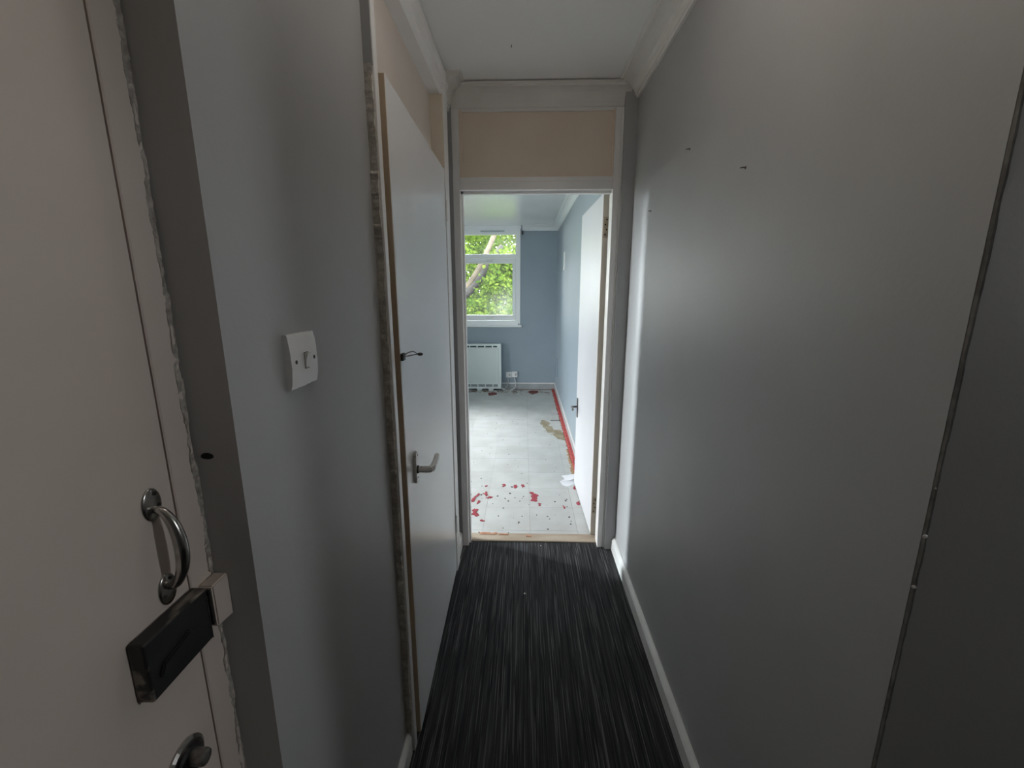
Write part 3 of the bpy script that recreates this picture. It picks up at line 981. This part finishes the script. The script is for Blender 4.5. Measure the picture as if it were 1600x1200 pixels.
# ------------------------------------------------------------------ garden window
w1 = root('window_1', (-1.03, YW, 0.965), 'white plastic garden window with hazy panes above the heater', 'window', kind='structure')
x0, x1, z0, z1 = WIN_FAR
YWF = YW - 0.012          # frame face, proud of the wall
b = B(); box(b, x1 - 0.068, x1, YWF, YW + 0.06, z0, z1, 0.004); obj('frame', b, UPVC, w1)
b = B(); box(b, x0, x0 + 0.068, YWF, YW + 0.06, z0, z1, 0.004); obj('frame', b, UPVC, w1)
b = B(); box(b, x0 + 0.066, x1 - 0.066, YWF, YW + 0.06, 2.235, z1, 0.004); obj('frame_head', b, UPVC, w1)
b = B(); box(b, x0 + 0.066, x1 - 0.066, YWF, YW + 0.06, z0, 1.030, 0.004); obj('frame_bottom', b, UPVC, w1)
XM = (x0 + x1) / 2
b = B(); box(b, XM - 0.04, XM + 0.04, YWF + 0.002, YW + 0.06, 1.0, 2.24, 0.004); obj('mullion', b, UPVC, w1)
for (a, c) in ((x0 + 0.068, XM - 0.04), (XM + 0.04, x1 - 0.068)):
    b = B(); box(b, a - 0.002, c + 0.002, YWF, YW + 0.06, 1.918, 1.972, 0.006); obj('transom', b, UPVC, w1)
    b = B()
    box(b, a, c, YWF - 0.010, YW + 0.04, 1.842, 1.914, 0.005)
    box(b, a, c, YWF - 0.010, YW + 0.04, 1.034, 1.112, 0.005)
    box(b, a + 0.001, a + 0.046, YWF - 0.0085, YW + 0.039, 1.108, 1.846)
    box(b, c - 0.046, c - 0.001, YWF - 0.0085, YW + 0.039, 1.108, 1.846)
    sa = obj('sash', b, UPVC, w1)
    b = B(); box(b, -(c - a) / 2 + 0.04, (c - a) / 2 - 0.04, -0.002, 0.002, -0.375, 0.375)
    bmesh.ops.translate(b, verts=b.verts, vec=((a + c) / 2, YW + 0.012, 1.477))
    obj('pane', b, glass_material('hazy_glass', 0.07, ((c - a) / 2 - 0.07, 0, -0.33)), sa, at=((a + c) / 2, YW + 0.012, 1.477))
    b = B(); box(b, a - 0.005, c + 0.005, YW + 0.02, YW + 0.024, 1.965, 2.24)
    obj('pane', b, glass_material('top_glass', 0.03, (0.35, 0, 0.10)), w1, at=((a + c) / 2, YW + 0.022, 2.10))
    for zz, wd in ((1.878, 0.055), (1.070, 0.06)):
        cx = (a + c) / 2 + (0.0 if zz > 1.5 else 0.02)
        cx = c - 0.42 + 0.05
        b = B(); box(b, cx - wd, cx + wd, YWF - 0.024, YWF - 0.008, zz - 0.011, zz + 0.011, 0.005)
        obj('handle', b, PLASTIC, sa)
b = B(); box(b, -0.62, -0.28, YWF - 0.014, YWF + 0.002, 2.272, 2.292, 0.004); obj('trickle_vent', b, mat('vent_grey', (0.50, 0.56, 0.56), rough=0.5), w1)
b = B(); box(b, x0 - 0.02, x1 + 0.022, YW - 0.055, YW + 0.02, 0.938, 0.967, 0.006); obj('sill', b, UPVC, w1)
b = B(); box(b, x0 - 0.01, x1 + 0.01, YWF - 0.006, YW + 0.02, z1 - 0.004, ZCR, 0.003); obj('head_trim', b, UPVC, w1)
b = B(); box(b, -0.082, -0.070, YW - 0.030, YW - 0.018, 0.966, 0.990, 0.003)
tag(obj('catch_peg', b, DARK, at=(-0.076, YW - 0.024, 0.966)), 'tiny dark peg standing at the end of the window sill', 'peg')
b = B(); box(b, -0.038, -0.018, YW - 0.030, YW + 0.001, 2.235, 2.285, 0.003); tube(b, [(-0.028, YW - 0.02, 2.275), (-0.028, YW - 0.055, 2.280)], 0.006, 8)
tag(obj('curtain_bracket', b, GRIT, at=(-0.028, YW, 2.26)), 'small dark curtain bracket beside the top of the garden window', 'bracket')

# side window of the room and lobby window (outside the view, they bring the daylight in)
def side_window(name, x, sgn, spec, label, div):
    y0, y1, z0, z1 = spec
    r = root(name, (x, (y0 + y1) / 2, z0), label, 'window', kind='structure')
    a, c = sorted((x, x + sgn * 0.07))
    f = 0.05
    for nm, q in (('frame', (y0, y0 + f, z0, z1)), ('frame', (y1 - f, y1, z0, z1)), ('frame_head', (y0 + f, y1 - f, z1 - f, z1)), ('frame_bottom', (y0 + f, y1 - f, z0, z0 + f))):
        b = B(); box(b, a, c, *q, 0.004); obj(nm, b, UPVC, r)
    m = x + sgn * 0.035
    b = B(); box(b, m - 0.002, m + 0.002, y0 + f - 0.004, y1 - f + 0.004, z0 + f - 0.004, z1 - f + 0.004)
    obj('pane', b, glass_material(name + '_glass', 0.0, (0, 9, 9)), r)
    b = B(); box(b, min(x - sgn * 0.04, x + sgn * 0.03), max(x - sgn * 0.04, x + sgn * 0.03), y0 - 0.02, y1 + 0.02, z0 - 0.028, z0 + 0.002, 0.005); obj('sill', b, UPVC, r)
side_window('window_2', XRL, -1, WIN_SIDE, 'tall white plastic side window of the blue grey room', 1)
side_window('window_3', XLB, 1, WIN_LOBBY, 'white plastic window in the entrance lobby', 1)

# ------------------------------------------------------------------ storage heater
HX0, HX1, HY0, HY1 = -0.875, -0.334, 6.345, 6.497
ht = root('storage_heater', ((HX0 + HX1) / 2, 6.42, 0), 'pale grey slim storage heater below the garden window', 'heater')
b = B(); box(b, HX0, HX1, HY0 + 0.008, HY1, 0.034, 0.700, 0.006); obj('body', b, HEATRIM, ht)
b = B(); box(b, HX0 + 0.012, HX1 - 0.028, HY0, HY0 + 0.012, 0.118, 0.640, 0.004); obj('front_panel', b, HEAT, ht)
b = B(); box(b, HX0 + 0.012, HX1 - 0.020, HY0 + 0.002, HY0 + 0.012, 0.056, 0.114, 0.003); lv = obj('lower_grille', b, HEATRIM, ht)
b = B(); box(b, HX0 + 0.012, HX1 - 0.028, HY0 + 0.003, HY0 + 0.012, 0.642, 0.686, 0.003); up = obj('upper_grille', b, HEATRIM, ht)
W5 = (HX1 - 0.035) - (HX0 + 0.02)
segs = [(0.0, 0.115), (0.145, 0.335), (0.375, 0.565), (0.605, 0.795), (0.835, 0.955)]
for a, c in segs:
    s0, s1 = HX0 + 0.02 + a * W5, HX0 + 0.02 + c * W5
    b = B(); box(b, s0, s1, HY0 + 0.001, HY0 + 0.0035, 0.654, 0.676, 0.0); obj('slot', b, SLOT, up)
    b = B(); box(b, s0, s1 + 0.006, HY0, HY0 + 0.0025, 0.066, 0.104, 0.0); obj('slot', b, LOUVRE, lv)
for a in (-0.70, -0.525):
    b = B(); box(b, a, a + 0.075, HY0 + 0.02, HY1 - 0.02, 0.0, 0.036, 0.003); obj('foot', b, HEATRIM, ht)

# fused outlets with their flex
def outlet(xc, zc, label):
    r = root('fused_outlet', (xc, YW, zc), label, 'outlet', 'outlets beside the heater')
    b = B(); box(b, xc - 0.042, xc + 0.042, YW - 0.028, YW + 0.0005, zc - 0.042, zc + 0.042, 0.005); obj('plate', b, PLASTIC, r)
    b = B(); box(b, xc - 0.020, xc - 0.002, YW - 0.031, YW - 0.027, zc - 0.010, zc + 0.012, 0.001); obj('rocker', b, PLASTIC, r)
    b = B(); box(b, xc + 0.008, xc + 0.026, YW - 0.0305, YW - 0.027, zc - 0.022, zc + 0.020, 0.001); obj('fuse_carrier', b, mat('grey_plastic', (0.40, 0.42, 0.43), rough=0.5), r)
outlet(-0.2265, 0.2235, 'white fused outlet on the blue wall next to the heater')
outlet(-0.1385, 0.2285, 'white fused outlet on the blue wall, farther from the heater')
for pts, lab in (([(-0.238, YW - 0.022, 0.184), (-0.235, YW - 0.026, 0.14), (-0.236, YW - 0.03, 0.085), (-0.262, YW - 0.05, 0.035), (-0.300, YW - 0.07, 0.022), (-0.329, YW - 0.08, 0.040)], 'short white flex from the outlet next to the heater'),
                 ([(-0.140, YW - 0.022, 0.188), (-0.132, YW - 0.026, 0.14), (-0.120, YW - 0.03, 0.09), (-0.133, YW - 0.05, 0.035), (-0.175, YW - 0.075, 0.008), (-0.25, YW - 0.11, 0.006), (-0.30, YW - 0.12, 0.016), (-0.329, YW - 0.12, 0.040)], 'long looping white flex from the farther outlet to the heater')):
    b = B(); tube(b, smooth_path(pts, 6), 0.0062, 8)
    tag(obj('power_flex', b, LEDGE, smooth=True, at=pts[0]), lab, 'cable', 'cables of the heater')
for x in (-0.238, -0.138):
    pass

# blank plates on the room's right wall
b = B(); box(b, XRR - 0.010, XRR + 0.0005, 5.28, 5.42, 1.70, 1.91, 0.003)
tag(obj('blank_plate', b, PLASTIC, at=(XRR, 5.35, 1.8)), 'tall white blank plate on the room wall above the door handle', 'wall plate')
b = B(); box(b, XRR - 0.012, XRR + 0.0005, 6.08, 6.16, 0.27, 0.52, 0.003)
tag(obj('cable_cover', b, ROOM, at=(XRR, 6.12, 0.3)), 'blue painted cable cover low on the room wall near the corner', 'cover')

# ------------------------------------------------------------------ things on the room floor
# red strip left along the skirting
rs = root('edge_strip', (0.44, 4.5, 0), 'long torn red strip of old flooring along the room skirting', 'strip')
rr = random.Random(12)
def wavy_strip(bm, xa, xb, ya, yb, n, ja, jb, z0, z1):
    Lf = [(xa + rr.uniform(-ja, ja), ya + (yb - ya) * k / n) for k in range(n + 1)]
    Rt = [(xb + rr.uniform(-jb, jb), ya + (yb - ya) * k / n) for k in range(n + 1)]
    V = [[bm.verts.new((p[0], p[1], z)) for p in row] for row, z in ((Lf, z0), (Lf, z1), (Rt, z1), (Rt, z0))]
    for k in range(n):
        for q in range(4):
            r2 = (q + 1) % 4
            bm.faces.new((V[q][k], V[q][k + 1], V[r2][k + 1], V[r2][k]))
    bm.faces.new([V[q][0] for q in range(4)]); bm.faces.new([V[q][n] for q in range(4)][::-1])
b = B(); wavy_strip(b, 0.424, 0.442, 3.25, 6.478, 90, 0.003, 0.001, -0.001, 0.0075); obj('red_band', b, REDSTRIP, rs)
b = B(); wavy_strip(b, 0.442, 0.448, 3.25, 6.478, 60, 0.001, 0.001, -0.001, 0.003); obj('groove', b, REDDARK, rs)
b = B(); wavy_strip(b, 0.448, 0.461, 3.25, 6.478, 60, 0.001, 0.001, -0.001, 0.009); obj('red_band', b, REDSTRIP, rs)
b = B(); wavy_strip(b, 0.418, 0.4245, 3.6, 6.46, 160, 0.007, 0.001, -0.001, 0.002); obj('crumbled_edge', b, CRUMB, rs)
b = B(); wavy_strip(b, 0.402, 0.424, 3.3, 3.95, 30, 0.010, 0.001, -0.001, 0.0015); obj('crumbled_edge', b, mat('orange_crumble', (0.36, 0.22, 0.10), (0.48, 0.32, 0.18), rough=0.9, scale=20), rs)
b = B(); wavy_strip(b, 0, 0.01, 0, 0.7, 60, 0.004, 0.003, -0.001, 0.003)
bmesh.ops.transform(b, matrix=Matrix.Translation((0.42, 6.455, 0)) @ Matrix.Rotation(math.pi / 2, 4, 'Z'), verts=b.verts)
bmesh.ops.translate(b, verts=b.verts, vec=(0, 0, 0))
obj('far_band', b, REDDARK, rs)

def ragged(pts, k, amt, rnd):
    out = []
    n = len(pts)
    for i in range(n):
        a, c = pts[i], pts[(i + 1) % n]
        L = math.hypot(c[0] - a[0], c[1] - a[1])
        for j in range(k):
            t = j / k
            out.append((a[0] + (c[0] - a[0]) * t + rnd.gauss(0, amt) * L, a[1] + (c[1] - a[1]) * t + rnd.gauss(0, amt) * L))
    return out


RAG = random.Random(77)


def flake(name, outline, h, m, label, cat, group, z=0.0):
    c = Vector((sum(p[0] for p in outline) / len(outline), sum(p[1] for p in outline) / len(outline), z))
    b = B()
    n = len(outline)
    lo = [b.verts.new((p[0], p[1], z - 0.0005)) for p in outline]
    hi = [b.verts.new((p[0] * 0.93 + c.x * 0.07, p[1] * 0.93 + c.y * 0.07, z + h * random.uniform(0.5, 1.4))) for p in outline]
    tp = b.verts.new((c.x, c.y, z + h * 0.7))
    for k in range(n):
        b.faces.new((lo[k], lo[(k + 1) % n], hi[(k + 1) % n], hi[k]))
        b.faces.new((hi[k], hi[(k + 1) % n], tp))
    b.faces.new(lo[::-1])
    o = obj(name, b, m, at=c)
    return tag(o, label, cat, group) if label else o

def zp(a, c):          # pixel of an enlarged crop -> floor
    p = on_z(700 + a / 6.1538, 740 + c / 6.1538)
    return (p.x, p.y)

RG = 'red scraps scattered on the tiles'
big = [
    ([(780, 178), (808, 176), (835, 196), (856, 205), (860, 240), (855, 268), (830, 270), (806, 264), (818, 240), (800, 214), (812, 205)], 'largest red scrap, crescent shaped, lying mid tiles'),
    ([(345, 190), (365, 172), (382, 180), (380, 205), (368, 222), (352, 214)], 'thick rounded red scrap behind the long thin one'),
    ([(355, 238), (380, 230), (402, 219), (430, 226), (425, 234), (395, 238)], 'long thin red scrap pointing across the tiles'),
    ([(225, 270), (240, 248), (250, 222), (275, 202), (300, 186), (312, 195), (298, 212), (270, 222), (262, 245), (252, 266), (238, 272)], 'curved ribbon of torn red scrap near the left jamb'),
    ([(218, 400), (232, 385), (250, 378), (238, 350), (252, 338), (290, 344), (284, 362), (300, 405), (280, 412), (255, 402)], 'wide ragged red scrap close to the left jamb'),
    ([(270, 280), (285, 262), (308, 262), (312, 274), (292, 284), (280, 298)], 'faded pale red scrap between the ribbon and ragged scraps'),
    ([(306, 448), (325, 444), (352, 452), (348, 462), (322, 460)], 'flat dark red scrap closest to the threshold'),
    ([(868, 284), (898, 290), (884, 300), (888, 312), (872, 312)], 'small triangular red scrap beside the crescent scrap'),
    ([(1098, 308), (1122, 316), (1130, 332), (1116, 338), (1108, 322)], 'small twisted red scrap alone before the open door'),
    ([(1236, 270), (1262, 262), (1272, 284), (1270, 304), (1248, 298)], 'ragged red scrap touching the foot of the open door'),
    ([(524, 112), (540, 98), (552, 112), (536, 130)], 'small round red scrap left of the far cluster'),
    ([(630, 122), (648, 106), (662, 122), (650, 142), (636, 138)], 'red scrap with dark torn side in the far cluster'),
    ([(702, 120), (720, 100), (736, 116), (716, 136)], 'round red scrap right of the far cluster'),
    ([(1200, 136), (1222, 122), (1228, 148), (1208, 152)], 'dark pinkish scrap under the folded paper'),
    ([(350, 118), (378, 114), (380, 122), (356, 128)], 'faint brown red scrap behind the thick rounded one'),
]
for pts, lab in big:
    flake('red_scrap', ragged([zp(*q) for q in pts], 3, 0.16, RAG), 0.003, RED, lab, 'scrap', RG)
# dark torn bits beside them: too small to pick apart
b = B()
rr = random.Random(21)
spots = [(205, 395, 9), (240, 266, 7), (320, 205, 8), (618, 130, 9), (608, 126, 6), (478, 216, 9), (596, 190, 8), (645, 232, 5), (690, 265, 6), (1028, 270, 8), (1130, 262, 10), (1142, 250, 7), (1166, 418, 8), (1180, 486, 8), (1184, 458, 5), (852, 400, 6), (958, 412, 6), (978, 436, 5), (960, 535, 8), (682, 468, 8), (676, 476, 6), (530, 524, 5), (580, 572, 6), (1248, 602, 9), (300, 566, 8), (330, 568, 6), (726, 220, 5), (580, 265, 7), (548, 240, 7), (712, 410, 6), (225, 203, 5), (326, 120, 4), (485, 408, 6), (210, 290, 4)]
for a, c, s in spots:
    n = 7
    pts = []
    for k in range(n):
        t = 2 * math.pi * k / n
        r_ = s * rr.uniform(0.5, 1.2)
        pts.append(zp(a + r_ * math.cos(t) * 1.2, c + r_ * math.sin(t) * 0.7))
    prism(b, pts, 'z', -0.0005, 0.0018)
for k in range(90):
    x, y = rr.uniform(-0.45, 0.38), rr.uniform(2.5, 6.3)
    s = rr.uniform(0.002, 0.006)
    prism(b, [(x + s * math.cos(t) * rr.uniform(.6, 1.3), y + s * math.sin(t) * rr.uniform(.6, 1.3)) for t in (0, 1.1, 2.3, 3.5, 4.9)], 'z', -0.0005, 0.0012)
tag(obj('floor_grit', b, GRIT), 'dark grit and torn flecks strewn over the pale tiles', 'grit', kind='stuff')
# grime along the window wall
b = B()
for k in range(70):
    x, y = rr.uniform(-0.9, 0.37), 6.36 - abs(rr.gauss(0, 0.10)) + rr.uniform(0, 0.06)
    s = rr.uniform(0.006, 0.022)
    prism(b, [(x + 1.6 * s * math.cos(t) * rr.uniform(.5, 1.3), y + s * math.sin(t) * rr.uniform(.5, 1.3)) for t in (0, .9, 1.8, 2.7, 3.6, 4.5, 5.4)], 'z', -0.0005, 0.0012)
tag(obj('grime', b, CRUMB), 'brown crumbly grime on the tiles along the window wall', 'grime', kind='stuff')
def zq(a, c):
    p = on_z(710 + a / 7.057, 590 + c / 7.057)
    return (p.x, p.y)
flake('red_scrap', [zq(*q) for q in ((372, 172), (410, 163), (465, 168), (472, 186), (420, 196), (380, 198))], 0.004, REDDARK, 'dark red scrap on the tiles in front of the heater', 'scrap', RG)
flake('red_scrap', [zq(*q) for q in ((815, 150), (860, 142), (925, 148), (920, 172), (870, 180), (820, 172))], 0.003, REDDARK, 'dull red scrap on the tiles below the window wall skirting', 'scrap', RG)
# brown adhesive where tile has broken away
for pts in ([(948, 466), (985, 466), (1030, 488), (1065, 520), (1100, 575), (1085, 605), (1040, 612), (1005, 598), (985, 560), (965, 510)],
            [(1085, 590), (1110, 576), (1165, 578), (1190, 600), (1222, 640), (1240, 690), (1205, 692), (1150, 676), (1108, 652), (1090, 625)]):
    o = flake('adhesive_patch', ragged([zq(*q) for q in pts], 4, 0.14, RAG), 0.0008, ADHES, None, None, None)
    loc = o.location.copy()
    o.parent = rf
    o.location = loc
b = B()
p0, p1 = zq(1060, 472), zq(1165, 472)
box(b, p0[0], p1[0], p0[1] - 0.012, p0[1] + 0.012, -0.001, 0.0007)
obj('tile_crack', b, HOLE, rf)

# folded white paper by the foot of the door
b = B()
o1 = [zp(*q) for q in ((1090, 25), (1215, 20), (1216, 70), (1170, 82), (1112, 70), (1120, 55))]
o2 = [zp(*q) for q in ((1072, 90), (1110, 66), (1170, 76), (1216, 60), (1218, 102), (1145, 127), (1100, 115))]
def sheet(bm, pts, zs, t):
    lo = [bm.verts.new((p[0], p[1], z)) for p, z in zip(pts, zs)]
    hi = [bm.verts.new((p[0], p[1], z + t)) for p, z in zip(pts, zs)]
    n = len(pts)
    bm.faces.new(lo[::-1]); bm.faces.new(hi)
    for k in range(n):
        bm.faces.new((lo[k], lo[(k + 1) % n], hi[(k + 1) % n], hi[k]))
sheet(b, o1, (0.004, 0.014, 0.016, 0.012, 0.006, 0.004), 0.0015)
sheet(b, o2, (0.012, 0.010, 0.010, 0.012, 0.0, 0.0, 0.001), 0.0015)
tag(obj('paper_sheet', b, PAPER, at=(0.35, 3.24, 0)), 'folded torn white paper on the tiles at the foot of the door', 'paper')

# ------------------------------------------------------------------ trees outside the garden window
LEAF1 = leaf_material('leaf_bright', (0.022, 0.058, 0.005), (0.120, 0.175, 0.022))
LEAF2 = leaf_material('leaf_mid', (0.020, 0.055, 0.006), (0.085, 0.140, 0.018))


def foliage(name, parent, rnd, n, clumps, m, size, lim):
    verts, faces = [], []
    for k in range(n):
        c, s = clumps[rnd.randrange(len(clumps))]
        p = Vector((rnd.gauss(c[0], s[0]), rnd.gauss(c[1], s[1]), rnd.gauss(c[2], s[2])))
        if p.z < -0.1 or not (lim[0] < p.x < lim[1] and lim[2] < p.y < lim[3]):
            continue
        L = size * rnd.uniform(0.6, 1.3)
        u = Vector((rnd.gauss(0, 1), rnd.gauss(0, 0.6), rnd.gauss(-0.3, 0.7))).normalized()
        v = u.cross(Vector((rnd.gauss(0, 0.5), rnd.gauss(-1, 0.5), rnd.gauss(0.7, 0.5)))).normalized()
        i = len(verts)
        verts += [tuple(p), tuple(p + u * L * 0.45 + v * L * 0.32), tuple(p + u * L), tuple(p + u * L * 0.45 - v * L * 0.32)]
        faces.append((i, i + 1, i + 2, i + 3))
    me = bpy.data.meshes.new(name)
    base = origin_of(parent)
    me.from_pydata([(a - base.x, bb - base.y, c - base.z) for a, bb, c in verts], [], faces)
    me.materials.append(m)
    o = bpy.data.objects.new(name, me)
    COL.objects.link(o)
    o.parent = parent
    o['kind'] = 'stuff'
    return o


def tree(base, label, limbs, clumps, n, leafm, size, seed, lim):
    r = root('garden_tree', base, label, 'tree', 'trees outside the garden window')
    for nm, pts, rad, m in limbs:
        b = B()
        P_ = smooth_path(pts, 5)
        R_ = [rad[0] + (rad[1] - rad[0]) * k / (len(P_) - 1) for k in range(len(P_))]
        tube(b, P_, R_, 10)
        obj(nm, b, m, r, smooth=True)
    foliage('foliage', r, random.Random(seed), n, clumps, leafm, size, lim)
    return r


def cl(seed, n, x, y, z, s):
    q = random.Random(seed)
    return [((q.uniform(*x), q.uniform(*y), q.uniform(*z)), (q.uniform(0.6, 1.2) * s, q.uniform(0.5, 1.0) * s, q.uniform(0.5, 1.0) * s)) for _ in range(n)]


tree((-2.1, 10.2, -0.16), 'leafy tree with pale and dark limbs leaning past the garden window',
     [('trunk', [(-2.1, 10.2, -0.3), (-1.85, 10.1, 0.6), (-1.45, 10.0, 1.35)], (0.16, 0.11), BARK),
      ('limb', [(-1.5, 10.0, 1.3), (-1.17, 10.0, 1.65), (-0.96, 10.0, 1.99), (-0.84, 10.05, 2.25), (-0.5, 10.2, 3.0)], (0.085, 0.05), BARK),
      ('limb', [(-1.45, 9.95, 1.25), (-1.10, 9.85, 1.53), (-0.78, 9.8, 1.98), (-0.66, 9.85, 2.14), (-0.5, 10.0, 2.4)], (0.085, 0.05), BARKD),
      ('limb', [(-1.6, 10.05, 1.1), (-1.8, 10.2, 2.0), (-2.2, 10.4, 3.2)], (0.09, 0.04), BARK)],
     cl(1, 70, (-3.2, 1.2), (10.3, 11.5), (0.1, 3.6), 0.34) + cl(2, 8, (-1.5, 0.0), (9.4, 9.8), (0.5, 1.2), 0.15) + cl(12, 6, (-0.65, 0.1), (9.4, 9.8), (1.3, 2.4), 0.13) + cl(13, 4, (-1.5, -1.2), (9.4, 9.7), (1.9, 2.3), 0.12),
     42000, LEAF1, 0.085, 31, (-3.9, 1.9, 9.0, 11.9))
tree((0.6, 13.2, -0.16), 'dense bright green tree growing behind the leaning limbs',
     [('trunk', [(0.6, 13.2, -0.3), (0.5, 13.2, 1.2), (0.4, 13.3, 3.0)], (0.18, 0.09), BARK), ('limb', [(0.5, 13.2, 1.0), (-0.4, 13.1, 1.9), (-1.2, 13.0, 2.8)], (0.08, 0.04), BARKD)],
     cl(3, 60, (-3.4, 3.4), (12.6, 14.2), (0.0, 4.0), 0.42), 32000, LEAF2, 0.11, 32, (-3.9, 4.6, 12.0, 15.0))
tree((-6.0, 11.4, -0.16), 'broad green tree beyond the left part of the garden window',
     [('trunk', [(-6.0, 11.4, -0.3), (-5.9, 11.4, 1.4), (-5.8, 11.5, 3.0)], (0.18, 0.09), BARK)],
     cl(4, 50, (-7.8, -4.6), (10.7, 12.4), (0.0, 4.2), 0.45), 24000, LEAF2, 0.12, 33, (-8.6, -4.2, 10.3, 13.0))
tree((-8.0, 8.8, -0.16), 'unseen bushy tree added left of the garden window to block sun',  # added out of view to keep low sun off the room's right wall
     [('trunk', [(-8.0, 8.8, -0.3), (-7.9, 8.8, 1.4), (-7.7, 8.8, 3.0)], (0.2, 0.1), BARK)],
     cl(5, 50, (-10.0, -6.0), (8.0, 9.6), (0.0, 4.5), 0.45), 24000, LEAF2, 0.14, 34, (-10.8, -5.2, 7.4, 9.8))
